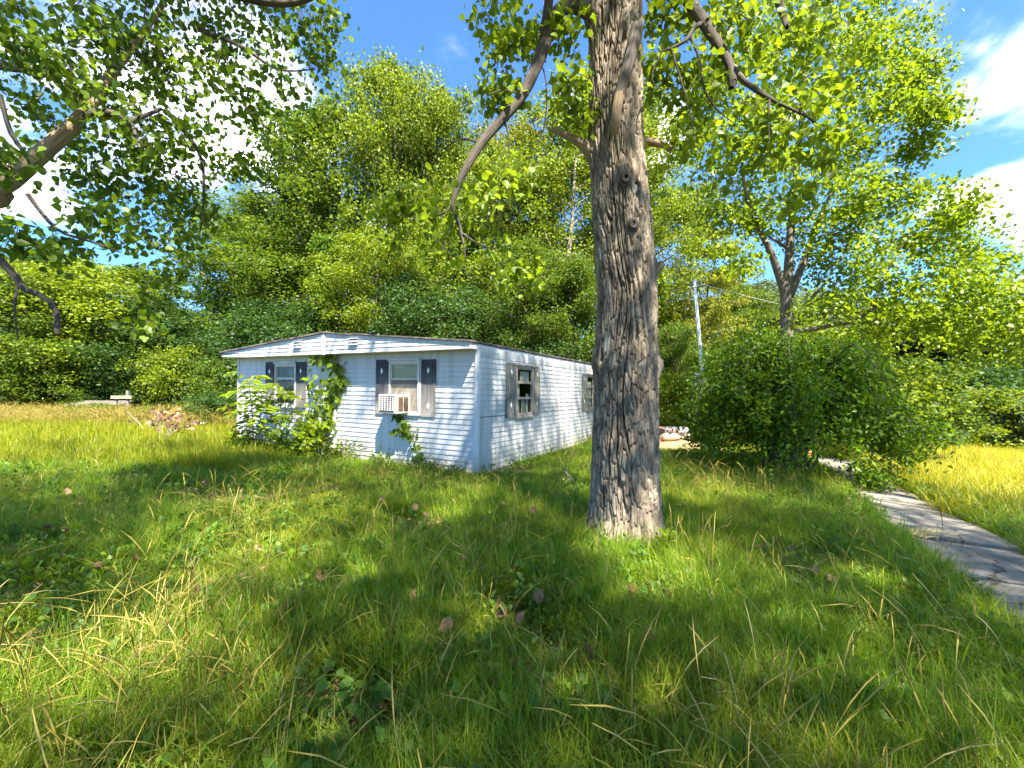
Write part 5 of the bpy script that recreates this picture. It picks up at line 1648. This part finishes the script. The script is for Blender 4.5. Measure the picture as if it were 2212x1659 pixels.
# ------------------------------------------------------------------ junk deck, pole, timber at the edge
def junk():
    d0 = Vector((4.15, 12.6)); ax = Vector((.97, .12)).normalized(); ay = Vector((.12, -.97)).normalized() * -1
    z0 = float(zg(5.4, 14.4)) + .13
    deck = thing('plywood_deck', 'low sunlit deck of tan plywood panels behind the big trunk', 'deck', (d0.x, d0.y, z0))
    for i in range(2):
        for j in range(3):
            a = ax * (i * 1.02) + ay * (j * .92)
            b = a + ax * 1.0; c = b + ay * .9; e = a + ay * .9
            dz = random.uniform(-.004, .004)
            m = MB(); P = [(p.x, p.y, dz) for p in (a, b, c, e)]
            m.quadbox([(x, y, z - .03) for x, y, z in P] + P)
            m.build('panel', M['deck_panel'], deck)
    m = MB()
    for s in (0.05, 1.0, 1.95):
        for t in (0.05, 1.3, 2.6):
            q = ax * s + ay * t; m.box(q.x - .05, q.x + .05, q.y - .05, q.y + .05, -.35, -.031)
    m.build('support', M['timber_grey'], deck)
    top = z0 + .004
    def pos(s, t, dz=0): q = d0 + ax * s + ay * t; return (q.x, q.y, top + dz)
    # metal box with pale lid
    b = thing('metal_box', 'dark square appliance with a white top at the end of the plywood deck', 'appliance', pos(.45, 2.25), .12)
    m = MB(); m.box(-.27, .27, -.22, .22, 0, .36); m.build('cabinet', M['box_dark'], b, bevel=.012)
    m = MB(); m.box(-.29, .29, -.24, .24, .363, .45); m.build('lid', M['metal_white'], b, bevel=.03)
    m = MB(); m.box(-.2, .2, -.228, -.219, .08, .3); m.build('door', M['ac_dark'], b)
    # leaning board
    lb = thing('leaning_board', 'tan board propped on edge beside the dark appliance', 'board', pos(.12, 1.3), .35)
    m = MB(); m.quadbox([(-.02, -.5, 0), (.02, -.5, 0), (.02, .5, 0), (-.02, .5, 0), (-.12, -.45, .36), (-.09, -.45, .36), (-.09, .5, .40), (-.12, .5, .40)])
    m.build('board', M['timber'], lb)
    # sacks
    for k, (s, t, L, rz, lab) in enumerate(((1.35, 1.9, .72, .05, 'long tan sack lying at the front of the junk on the deck'), (1.55, 2.25, .55, -.4, 'short tan sack lying behind the long one on the deck'),
                                            (2.15, 2.1, .5, .7, 'tan sack leaning at the end of the red pole on the deck'))):
        o = thing('sack', lab, 'sack', pos(s, t), rz, 'sacks on the plywood deck')
        n = 14; tt = np.linspace(-1, 1, n)
        P = np.stack([tt * L / 2, .03 * np.sin(tt * 4 + k), .115 + 0 * tt], 1)
        link('bag', tubes_mesh('bag', [(P, .02 + .10 * np.sqrt(np.clip(1 - tt ** 4, 0, 1)), 12)], M['bag_tan'], .15), o)
        link('tied_end', tubes_mesh('tied_end', [(np.array([(L / 2, 0, .115), (L / 2 + .04, 0, .12), (L / 2 + .09, 0, .11)]), [.02, .03, .045], 8)], M['bag_tan'], .2), o)
    # barrel on its side
    o = thing('barrel', 'dark grey barrel lying on its side behind the sacks', 'barrel', pos(1.95, 2.75, .21), .15)
    m = MB(); m.tube([(-.45, 0, 0), (-.43, 0, 0), (-.15, 0, 0), (-.14, 0, 0), (-.12, 0, 0), (.12, 0, 0), (.14, 0, 0), (.16, 0, 0), (.43, 0, 0), (.45, 0, 0)], [.20, .21, .205, .215, .205, .205, .215, .205, .21, .20], 22)
    m.build('drum', M['barrel'], o)
    m = MB(); m.tube([(.452, 0, 0), (.462, 0, 0)], .17, 18); m.build('end_cap', M['box_dark'], o)
    # red pole
    o = thing('red_pole', 'thin red pole slanting over the sacks', 'pole', pos(1.2, 2.45))
    m = MB(); m.tube([(-.15, .05, .48), (.25, 0, .36), (.75, -.05, .24)], .022, 8); m.build('shaft', M['red_paint'], o)
    m = MB(); m.tube([(.75, -.05, .24), (.86, -.06, .21)], .03, 8); m.build('grip', M['box_dark'], o)
    # orange thing seen beneath the bush
    p = (8.0, 12.0, float(zg(8.0, 12.0)) + .0)
    o = thing('orange_bucket', 'small orange bucket in the grass seen under the bush', 'bucket', p)
    m = MB(); m.tube([(0, 0, 0), (0, 0, .3)], [.11, .14], 16); m.build('pail', M['orange'], o)
    m = MB(); m.tube([(0, 0, .27), (0, 0, .31)], [.15, .15], 16); m.build('rim', M['orange'], o)


junk()


def utility_pole():
    b = at(1524, 862, 17.5); zb = float(zg(b.x, 17.5))
    o = thing('utility_pole', 'slender white utility pole leaning over the junk deck', 'utility pole', (b.x + .1, 17.5, zb))
    t = at(1500, 604, 17.5)
    dx = t.x - (b.x + .1); h = t.z - zb
    f = lambda k: Vector((dx * k, 0, h * k))
    m = MB(); m.tube([f(0), f(.5), f(1)], [.085, .072, .05], 12); m.build('mast', M['metal_white'], o, smooth=True)
    m = MB(); c = f(.955); m.tube([c + Vector((-.28, -.06, -.05)), c + Vector((.22, -.06, .05))], .025, 8); m.build('cross_arm', M['metal_white'], o)
    for k, (x, z, hh) in enumerate(((-.2, -.02, .22), (.16, .03, .2))):
        m = MB(); m.tube([c + Vector((x, -.06, z)), c + Vector((x, -.06, z + hh))], .03, 8); m.build('insulator', M['barrel'], o)
    m = MB(); m.tube([c + Vector((0, -.06, -.3)), c + Vector((-.22, -.06, -.06))], .015, 6); m.build('brace', M['metal_white'], o)
    b2 = at(1509, 850, 17.2)
    o2 = thing('meter_post', 'white meter box on a post beside the leaning utility pole', 'meter box', (b2.x, 17.2, float(zg(b2.x, 17.2))))
    zt = at(1509, 806, 17.2).z - float(zg(b2.x, 17.2))
    m = MB(); m.box(-.12, .12, -.05, .1, zt - 1.0, zt); m.build('cabinet', M['metal_white'], o2, bevel=.02)
    m = MB(); m.box(-.09, .09, -.06, -.05, zt - .55, zt - .12); m.build('door', M['alu'], o2)
    m = MB(); m.box(-.05, .05, 0, .08, -.1, zt - 1.0); m.build('post', M['timber_grey'], o2)
    # service wire from the pole to the trees at the right
    w = thing('service_wire', 'thin pale wire strung from the utility pole through the trees', 'wire', (t.x, 17.5, t.z - .1))
    e = at(2260, 690, 24) - Vector((t.x, 17.5, t.z - .1))
    P = [e * k + Vector((0, 0, -1.0 * math.sin(math.pi * k))) for k in np.linspace(0, 1, 14)]
    m = MB(); m.tube(P, .009, 5); m.build('strand', M['alu'], w)


utility_pole()


def timber_rail():
    c = at(262, 858, 20.2)
    o = thing('timber_rail', 'weathered tan timber rail on short posts at the far field edge', 'fence rail', (c.x, 20.2, float(zg(c.x, 20.2))), .05)
    z = c.z - float(zg(c.x, 20.2))
    m = MB(); m.box(-.45, .45, -.03, .03, z - .07, z + .07); m.build('rail', M['timber'], o)
    for x in (-.3, .22):
        m = MB(); m.box(x - .05, x + .05, .035, .13, -.1, z + (.3 if x > 0 else .0)); m.build('post', M['timber_grey'], o)
    c = at(215, 868, 21)
    o = thing('timber_pile', 'pale weathered planks lying behind the timber rail', 'planks', (c.x, 21, float(zg(c.x, 21)) + .75), .1)
    for k in range(4):
        m = MB(); m.box(-1.4 + .2 * k, 1.0 + .1 * k, -.15 + .1 * k, -.02 + .1 * k, .06 * k, .06 * k + .05); m.build('plank', M['timber_grey'], o)
    m = MB()
    for x in (-.8, .6): m.box(x, x + .1, -.1, .2, -.85, -.002)
    m.build('trestle', M['timber_grey'], o)


timber_rail()


# dead branch with brown leaves in the sunny field
def dead_branches():
    g = np.random.default_rng(91)
    for (px, py, d, lab, sc) in ((318, 918, 15.5, 'upper clump of a fallen branch with pinkish brown leaves in the sunny field', 1.0),
                                 (345, 965, 12.6, 'lower clump of a fallen branch with pinkish brown leaves in the sunny field', 1.1)):
        c = at(px, py, d); zb = float(zg(c.x, d))
        o = thing('fallen_branch', lab, 'branch', (c.x, d, zb), 0, 'fallen branches with dead leaves')
        tb, C = [], []
        for i in range(5):
            a = g.uniform(-.6, 3.6); L = g.uniform(.55, .95) * sc
            P = smooth_path([(0, 0, .05), (math.cos(a) * L * .5, .1 * g.normal(), .45), (math.cos(a) * L, .15 * g.normal(), .55 + .45 * g.random())], 10)
            tb.append((P, np.linspace(.02, .005, 10), 6)); C += list(P[4:])
        C = np.array(C)
        P = C[g.integers(len(C), size=60)] + g.normal(size=(60, 3)) * (.16, .16, .10)
        link('stem', tubes_mesh('stem', tb, M['bark_pale']), o)
        dat = leaf_data('leaf', M['leaf_dry_object'])
        for p in P:
            lf = link('leaf', dat, o); lf.matrix_local = leaf_matrix(p, g.uniform(.09, .17), g, .0, .6)


dead_branches()


def log_and_sticks():
    c = at(1965, 1582, 2.05); zb = float(zg(c.x, c.y))
    o = thing('rotten_log', 'short piece of brown rotten wood lying in the near grass', 'log', (c.x, c.y, zb + .06), -.35)
    n = 10; t = np.linspace(-1, 1, n)
    link('wood', tubes_mesh('wood', [(np.stack([t * .125, .01 * np.sin(t * 3), .012 * np.sin(t * 2)], 1), [.006, .022, .03, .032, .03, .033, .03, .028, .026, .020], 9)], M['bark_dead'], .3), o)
    link('bark_flake', tubes_mesh('bark_flake', [(np.array([(-.10, -.03, -.01), (-.02, -.05, .0), (.08, -.05, -.02)]), [.006, .014, .005], 6)], M['bark_limb'], .3), o)
    for lab, pts, r in (('grey stick lying across the grass before the sidewalk', [(1838, 1248, 3.55), (1880, 1266, 3.5), (1922, 1284, 3.45)], .012),
                        ('pale bark piece standing in the grass beside the sidewalk', [(1992, 1258, 3.55), (1984, 1276, 3.5), (1970, 1294, 3.45)], .030),
                        ('dark twig lying in the grass below the bark piece', [(1900, 1386, 2.75), (1935, 1392, 2.75), (1990, 1400, 2.7)], .009),
                        ('thin bare stick rising in the grass beside the trailer side', [(1240, 1042, 7.4), (1222, 1020, 7.4), (1214, 1004, 7.4)], .02)):
        P = [at(*p) for p in pts]; O = P[0].copy()
        o = thing('stick', lab, 'stick', O)
        link('wood', tubes_mesh('wood', [stem([p - O for p in P], r, r * .5, 8, 7)], M['bark_pale' if r > .015 else 'bark_limb'], .25), o)
        link('twig', tubes_mesh('twig', [stem([P[1] - O, (P[1] + P[2]) / 2 - O + Vector((.03, -.03, .04)), P[2] - O + Vector((.06, -.05, .07))], r * .5, r * .2, 6, 5)], M['bark_limb'], .2), o)
    # blue bottle
    c = at(1528, 1146, 5.0)
    o = thing('plastic_bottle', 'pale blue plastic bottle lying in the grass right of the big trunk', 'bottle', (c.x, 5.0, float(zg(c.x, 5.0)) + .10), -.55)
    m = MB(); m.tube([(-.11, 0, 0), (-.105, 0, 0), (.03, 0, 0), (.07, 0, 0), (.095, 0, 0)], [.025, .033, .033, .026, .014], 14); m.build('bottle_body', M['bottle_blue'], o, smooth=True)
    m = MB(); m.tube([(.095, 0, 0), (.12, 0, 0)], .016, 10); m.build('cap', M['white_paint'], o)


log_and_sticks()


def fallen_leaves():
    g = np.random.default_rng(101)
    curl = LEAF6_V.copy(); curl[:, 2] *= 3.2; curl[3, 2] = .22; curl[0, 2] = .05
    dat = mesh_np('fallen_leaf', curl, LEAF6_F, M['leaf_dry_object'])
    spec = [(605, 1345, .12, 'pale upright dead leaf caught in the long grass'), (828, 1368, .10, 'reddish dead leaf beside a darker one in the middle grass'), (1340, 1462, .13, 'orange-brown dead leaf in the near grass below the big trunk'),
            (395, 1395, .16, 'large curled grey-brown leaf under the dry grass stalks'), (360, 1420, .2, 'big pink-brown leaf flat under the dry grass stalks'), (1055, 1470, .11, 'brown leaf left of a cluster of grey ones'),
            (1125, 1440, .09, 'small grey leaf at the top of the grey cluster'), (1150, 1475, .10, 'curled pale grey leaf hanging in the grey cluster'), (1420, 1400, .11, 'grey-brown leaf on the grass right of the orange one'),
            (1810, 1500, .10, 'grey leaf lying near the rotten wood'), (2130, 1463, .08, 'pink leaf in the grass near the sidewalk end'), (1080, 1335, .10, 'tan leaf in the sun fleck before the big trunk'),
            (430, 1335, .10, 'orange leaf standing among the dry stalks'), (1785, 1245, .10, 'pinkish leaf in the light patch before the sidewalk'), (1760, 1240, .07, 'small tan leaf in the light patch before the sidewalk'),
            (1370, 1290, .11, 'tan leaf in the sunlit litter below the big trunk'), (1410, 1300, .12, 'bright leaf in the sunlit litter below the big trunk'), (1450, 1290, .09, 'small leaf at the edge of the sunlit litter'),
            (655, 1300, .08, 'grey leaf in the grass above the pale upright leaf'), (500, 1265, .10, 'dark leaf on the thin grass of the left lawn')]
    for px, py, s, lab in spec:
        d = 1.46 / ((py - 851) / 950)
        c = at(px, py, d)
        o = link('fallen_leaf', dat); tag(o, lab, 'leaf', 'fallen leaves scattered over the lawn')
        o.matrix_world = leaf_matrix(c, s * g.uniform(.9, 1.15), g, .25, .1)
    n = 150
    d = g.uniform(1.9, 7, n) ** 1; x = g.uniform(-1.1, .95, n) * d
    for i in range(120):
        if on_walk(np.array([x[i]]), np.array([d[i]]))[0]: continue
        o = link('fallen_leaf', dat); tag(o, 'small dry brown leaf lying in the lawn grass', 'leaf', 'fallen leaves scattered over the lawn')
        o.matrix_world = leaf_matrix((x[i], d[i], float(zg(x[i], d[i])) + g.uniform(.07, .20)), g.uniform(.06, .11), g, .5, 0)
    # litter too fine to count, thickest on the bare patches
    n = 2600
    k = g.integers(len(BARE), size=n); B = np.array(BARE)
    x = B[k, 0] + g.normal(size=n) * B[k, 2] * .7; y = B[k, 1] + g.normal(size=n) * B[k, 2] * .6
    x[:900] = g.uniform(-7, 6, 900); y[:900] = g.uniform(2, 9, 900)
    kk = ~in_house(x, y, .1)
    P = np.stack([x, y, zg(x, y) + .02], 1)[kk]
    o = link('leaf_litter', leaf_cloud('leaf_litter', P, g.uniform(.03, .08, len(P)), g, M['leaf_dry'], up=1.2)); tag(o, 'brown leaf litter on the bare soil patches', None, None, 'stuff')
    # dry straw heap on the sidewalk
    tb = []
    for i in range(60):
        c = Vector((4.75, 5.05, float(zg(4.75, 5.05)) + .06)); a = g.normal() * .35 + .2; L = g.uniform(.08, .2)
        e = Vector((math.cos(a) * L, math.sin(a) * L, g.uniform(-.005, .02))); c += Vector((g.normal() * .16, g.normal() * .07, abs(g.normal()) * .012))
        tb.append((np.array([c - e, c + Vector((0, 0, .008)), c + e]), [.002, .003, .002], 4))
    o = link('dry_straw', tubes_mesh('dry_straw', tb, M['straw'])); tag(o, 'clump of cut dry straw lying on the sidewalk', None, None, 'stuff')
    # white flower heads at the field edge
    for k, (px, py, d) in enumerate(((432, 914, 15), (452, 934, 14.6), (413, 926, 14.8))):
        c = at(px, py, d); zb = float(zg(c.x, d))
        o = thing('white_wildflower', ('tall', 'short', 'middle')[k] + ' white-headed wildflower by the low end of the trailer', 'flower', (c.x, d, zb), 0, 'white wildflowers at the field edge')
        tb = [stem([(0, 0, 0), (.02, 0, .3), (0, 0, c.z - zb)], .008, .004, 8, 5)]
        link('stem', tubes_mesh('stem', tb, M['stem_green']), o)
        n = 40
        P = np.stack([g.normal(size=n) * .10, g.normal(size=n) * .10, c.z - zb + g.normal(size=n) * .02], 1)
        link('flower_head', leaf_cloud('flower_head', P, g.uniform(.03, .05, n), g, M['petal'], up=1.5), o)


fallen_leaves()

# ------------------------------------------------------------------ grass
def blade_arrays(n, g, h, w, spread, lean, segs=3, curl=.5):
    """n tapering blades from a tuft."""
    Vs, Fs, Ts, o = [], [], [], 0
    for i in range(n):
        a = g.uniform(0, 6.283); q = math.sqrt(g.random()) * spread
        p = np.array((q * math.cos(a), q * math.sin(a), 0.))
        H = h * g.uniform(.45, 1.15)
        az = g.uniform(0, 6.283); d = np.array((math.cos(az), math.sin(az), 0)); s = np.array((-d[1], d[0], 0))
        L = H * lean * g.uniform(.1, 1.0)
        t = np.linspace(0, 1, segs + 1)
        c = p + d * (L * t ** (1.5 + curl))[:, None] + np.stack([0 * t, 0 * t, H * (t - curl * .35 * (L / H) * t ** 3)], 1)
        ww = w * g.uniform(.6, 1.25) * (1 - t ** 1.6) * .5
        V = np.empty((2 * segs + 1, 3)); V[0:-1:2] = c[:-1] - s * ww[:-1, None]; V[1:-1:2] = c[:-1] + s * ww[:-1, None]; V[-1] = c[-1]
        F = [(o + 2 * k, o + 2 * k + 1, o + 2 * k + 3, o + 2 * k + 2) for k in range(segs - 1)]
        T = (o + 2 * segs - 2, o + 2 * segs - 1, o + 2 * segs)
        Vs.append(V); Fs += F; Ts.append(T); o += len(V)
    return np.vstack(Vs), np.array(Fs).reshape(-1, 4), np.array(Ts).reshape(-1, 3)


def clump(n, seed, h, w, spread, lean, mat, segs=3, curl=.5):
    g = np.random.default_rng(seed)
    V, F, T = blade_arrays(n, g, h, w, spread, lean, segs, curl)
    tint = np.repeat(g.random(n), 2 * segs + 1)
    return mesh_np('tuft', V, [F, T], mat, False, {'tint': tint})


def stalks(n, seed, h, mat, spread=.06, lean=.55, head=True):
    """Bare stalks with feathery seed heads."""
    g = np.random.default_rng(seed)
    Vs, Fs, Tn, o = [], [], [], 0
    for i in range(n):
        a = g.uniform(0, 6.283); p = np.array((g.normal() * spread, g.normal() * spread, 0)); H = h * g.uniform(.6, 1.15); L = H * lean * g.uniform(.1, 1.2)
        d = np.array((math.cos(a), math.sin(a), 0)); m = 9; t = np.linspace(0, 1, m)
        c = p + d * (L * t ** 2.6)[:, None] + np.stack([0 * t, 0 * t, H * (t - .42 * (L / H) * t ** 3.5)], 1)
        r = np.full(m, .0012); r[0] = .0016
        if head: r[6:] = (.0036, .0046, .0010)
        th = np.arange(3) * 2.094
        s = np.array((-d[1], d[0], 0))
        V = c[:, None] + r[:, None, None] * (np.cos(th)[None, :, None] * s + np.sin(th)[None, :, None] * np.array((.5 * d[0], .5 * d[1], .8)))
        ii = np.arange(m - 1)[:, None] * 3; j = np.arange(3)[None]
        F = np.stack([ii + j, ii + (j + 1) % 3, ii + 3 + (j + 1) % 3, ii + 3 + j], -1).reshape(-1, 4) + o
        Vs.append(V.reshape(-1, 3)); Fs.append(F); Tn.append(np.full(m * 3, g.random())); o += m * 3
    return mesh_np('tuft', np.vstack(Vs), np.vstack(Fs), mat, False, {'tint': np.concatenate(Tn)})


def weed_clump(seed, mat, n=16, size=.036, h=.14):
    g = np.random.default_rng(seed)
    P = np.stack([g.normal(size=n) * .06, g.normal(size=n) * .06, g.random(n) * h + .02], 1)
    return leaf_cloud('tuft', P, g.uniform(.6, 1.4, n) * size, g, mat, LEAF6_V, LEAF6_F, .6)


M['grass'] = grass_mat('grass', [(0.0, (0.062, 0.120, 0.006)), (0.5, (0.130, 0.220, 0.008)), (0.80, (0.22, 0.300, 0.014)), (0.90, (0.42, 0.36, 0.12))], (0.26, 0.42, 0.008), .42, patch=(0.24, 0.24, 0.016))
M['grass_field'] = grass_mat('grass_field', [(0.0, (0.13, 0.160, 0.004)), (0.6, (0.23, 0.260, 0.006)), (1.0, (0.33, 0.310, 0.014))], (0.34, 0.38, 0.006), .4)
M['grass_gold'] = grass_mat('grass_gold', [(0.0, (0.20, 0.21, 0.006)), (0.6, (0.36, 0.32, 0.010)), (1.0, (0.48, 0.40, 0.04))], (0.42, 0.38, 0.010), .35)
M['grass_dry'] = grass_mat('grass_dry', [(0.0, (0.28, 0.22, 0.03)), (0.6, (0.46, 0.37, 0.08)), (1.0, (0.58, 0.50, 0.20))], (0.46, 0.36, 0.06), .35)
M['weed'] = leaf_mat('weed', (0.040, 0.095, 0.012), (0.11, 0.20, 0.02), (0.18, 0.32, 0.015), .4, .45)


def scatter(name, label, sources, pts, rot, scale):
    """A ground-cover object: real tufts instanced on the points it holds."""
    src = bpy.data.collections.new(name + '_tufts')
    for i, me in enumerate(sources):
        src.objects.link(bpy.data.objects.new('tuft', me))
    me = mesh_np(name, pts, [], None, False, {'turn': rot, 'size': scale})
    o = link(name, me)
    tag(o, label, None, None, 'stuff')
    ng = bpy.data.node_groups.new(name, 'GeometryNodeTree')
    ng.interface.new_socket('Geometry', in_out='INPUT', socket_type='NodeSocketGeometry')
    ng.interface.new_socket('Geometry', in_out='OUTPUT', socket_type='NodeSocketGeometry')
    N, L = ng.nodes, ng.links
    gi, go = N.new('NodeGroupInput'), N.new('NodeGroupOutput')
    ci = N.new('GeometryNodeCollectionInfo'); ci.inputs['Collection'].default_value = src
    ci.inputs['Separate Children'].default_value = True; ci.inputs['Reset Children'].default_value = True
    ip = N.new('GeometryNodeInstanceOnPoints'); ip.inputs['Pick Instance'].default_value = True
    a1 = N.new('GeometryNodeInputNamedAttribute'); a1.data_type = 'FLOAT_VECTOR'; a1.inputs['Name'].default_value = 'turn'
    a2 = N.new('GeometryNodeInputNamedAttribute'); a2.data_type = 'FLOAT_VECTOR'; a2.inputs['Name'].default_value = 'size'
    er = N.new('FunctionNodeEulerToRotation')
    L.new(a1.outputs['Attribute'], er.inputs[0])
    L.new(gi.outputs[0], ip.inputs['Points']); L.new(ci.outputs[0], ip.inputs['Instance'])
    L.new(er.outputs[0], ip.inputs['Rotation']); L.new(a2.outputs['Attribute'], ip.inputs['Scale'])
    L.new(ip.outputs[0], go.inputs[0])
    md = o.modifiers.new('tufts', 'NODES'); md.node_group = ng
    return o


def field_points(n, g, dmin, dmax, power=1.0, xr=1.35):
    """Points over the lawn ahead of the viewer, thinning with distance."""
    u = g.random(n)
    p = 2 - power
    d = (dmin ** p + u * (dmax ** p - dmin ** p)) ** (1 / p)
    return g.uniform(-xr, xr, n) * (d + 0.8), d


def grow(name, label, sources, x, y, g, hmin, hmax, keep=None, tilt=.12, wide=None, hmul=None):
    k = ~in_house(x, y, -.02) & ~on_walk(x, y, .03)
    k &= np.hypot(x - 1.21, y - 4.8) > .37
    k &= ~((x > 3.9) & (x < 6.4) & (y > 12.45) & (y < 15.7))
    if keep is not None: k &= keep
    x, y = x[k], y[k]
    n = len(x)
    s = g.uniform(hmin, hmax, n)
    if hmul is not None: s = s * hmul[k]
    w = np.ones(n) if wide is None else wide[k]
    P = np.stack([x, y, zg(x, y) - .01], 1)
    rot = np.stack([g.normal(size=n) * tilt, g.normal(size=n) * tilt, g.uniform(0, 6.283, n)], 1)
    return scatter(name, label, sources, P, rot, np.stack([w, w, s], 1))


def sunny(x, y):
    """Where the open fields begin (tall yellow growth): left field and right field."""
    left = (y > 8.6 - 0.10 * (x + 9)) & (x < -5.2) & (y > 8.3)
    px, py = x - SW0.x, y - SW0.y
    n = px * SWN.x + py * SWN.y
    right = (n > SWALK_SHIFT + SWW) & (y > 6.2)
    return left, right


def grass():
    g = np.random.default_rng(200)
    T_lawn = [clump(24, 300 + i, (.13, .16, .19, .22, .27)[i], .0080, .10, 1.15, M['grass'], 4, .9) for i in range(5)]
    T_long = [clump(14, 320 + i, (.28, .34, .40, .46)[i], .0066, .08, 1.0, M['grass'], 4, .8) for i in range(4)]
    T_field = [clump(30, 340 + i, .42, .010, .16, .55, M['grass_field'], 3, .5) for i in range(4)]
    T_field += [stalks(4, 350, .55, M['grass_field'], .16)]
    T_gold = [clump(24, 360 + i, .55, .008, .16, .75, M['grass_gold'], 4, .9) for i in range(4)]
    T_dry = [stalks(4, 380 + i, (.4, .5, .55, .6, .7)[i], M['grass_dry']) for i in range(5)]
    T_straw = [clump(12, 400 + i, .46, .0027, .09, .7, M['grass_dry'], 4, .9) for i in range(4)]
    T_weed = [weed_clump(420 + i, M['weed']) for i in range(4)]

    # lawn
    x, y = field_points(60000, g, 1.3, 16, 1.75)
    lf, rt = sunny(x, y)
    cover = fbm(x * .9, y * .9, 4, 3)
    keep = (g.random(len(x)) > .97 * bareness(x, y)) & ~(lf & (y > 9.5)) & (cover > .33) & ~((x > 10) & rt)
    nearwall = in_house(x, y, .9)
    hm = .55 + .9 * fbm(x * .7 + 30, y * .7, 3, 6)
    hm = np.where(nearwall, hm * .75, hm)
    grow('lawn_grass', 'overgrown green lawn grass in front of the trailer', T_lawn, x, y, g, .7, 1.25, keep, .15, 1 + .05 * y, hm)
    # longer tufts in patches
    x, y = field_points(24000, g, 1.3, 13, 1.75)
    lf, rt = sunny(x, y)
    keep = (fbm(x * .8 + 50, y * .8, 3, 7) > .42) & (bareness(x, y) < .3) & ~in_house(x, y, .5)
    grow('long_grass', 'longer arching grass standing in patches of the lawn', T_long, x, y, g, .55, 1.15, keep, .15)
    # left sunny field and the lawn behind the house
    x, y = field_points(30000, g, 7.5, 34, 1.2, 1.45)
    lf, rt = sunny(x, y)
    grow('meadow_grass', 'tall yellow-green meadow grass of the sunny field beside the trailer', T_field, x, y, g, .6, 1.15, (lf | ((~rt) & (y > 13))) & (y < 23), .12, 1 + .03 * y)
    # right golden field
    x = g.uniform(3, 46, 34000); y = g.uniform(3.5, 30, 34000)
    dd = g.random(34000) < np.clip(9 / y, .25, 1)
    lf, rt = sunny(x, y)
    grow('golden_grass', 'tall golden seeding grass of the field beyond the sidewalk', T_gold, x, y, g, .55, 1.1, rt & dd, .15, 1 + .04 * y)
    # dry stalks: thick at lower left, by the bush, thin elsewhere
    x, y = field_points(7000, g, 1.3, 15, 1.6)
    lf, rt = sunny(x, y)
    dens = .12 + .6 * np.exp(-(((x + 1.9) / .9) ** 2 + ((y - 2.15) / .7) ** 2)) + .8 * np.exp(-(((x - 3.4) / 1.4) ** 2 + ((y - 6.9) / 1.0) ** 2)) + .5 * np.exp(-(((x + 2.3) / 1.6) ** 2 + ((y - 7.0) / .9) ** 2)) + .25 * (fbm(x, y, 3, 15) > .55)
    keep = (g.random(len(x)) < dens) & (bareness(x, y) < .5) & ~in_house(x, y, .25)
    grow('seeding_stalks', 'straw-coloured seed stalks standing in the lawn', T_dry, x, y, g, .55, 1.15, keep, .2)
    x, y = field_points(5200, g, 1.3, 13, 1.6)
    dens = .03 + .85 * np.exp(-(((x + 1.9) / .9) ** 2 + ((y - 2.3) / .8) ** 2)) + .95 * np.exp(-(((x - 3.4) / 1.3) ** 2 + ((y - 6.9) / .9) ** 2)) + .35 * np.exp(-(((x + 3) / 2.0) ** 2 + ((y - 6.6) / .9) ** 2))
    keep = (g.random(len(x)) < dens) & (bareness(x, y) < .5) & ~in_house(x, y, .3)
    grow('dry_grass', 'dry yellow grass leaning among the green lawn', T_straw, x, y, g, .55, 1.05, keep, .2)
    # stalks along the far side of the left field
    x = g.uniform(-26, -7, 1300); y = g.uniform(16, 21, 1300)
    grow('tall_dry_grass', 'tall tan grass along the far edge of the sunny field', [stalks(10, 440 + i, .95, M['grass_dry'], .15) for i in range(3)], x, y, g, .7, 1.1, None, .12, np.full(1300, 1.3))
    # weeds
    x, y = field_points(5200, g, 1.3, 13, 1.6)
    keep = (fbm(x * .7 + 80, y * .7, 3, 17) > .42)
    grow('low_weeds', 'small broad-leaved weeds among the lawn grass', T_weed, x, y, g, .7, 1.6, keep, .2, g.uniform(.8, 1.4, len(x)))


grass()
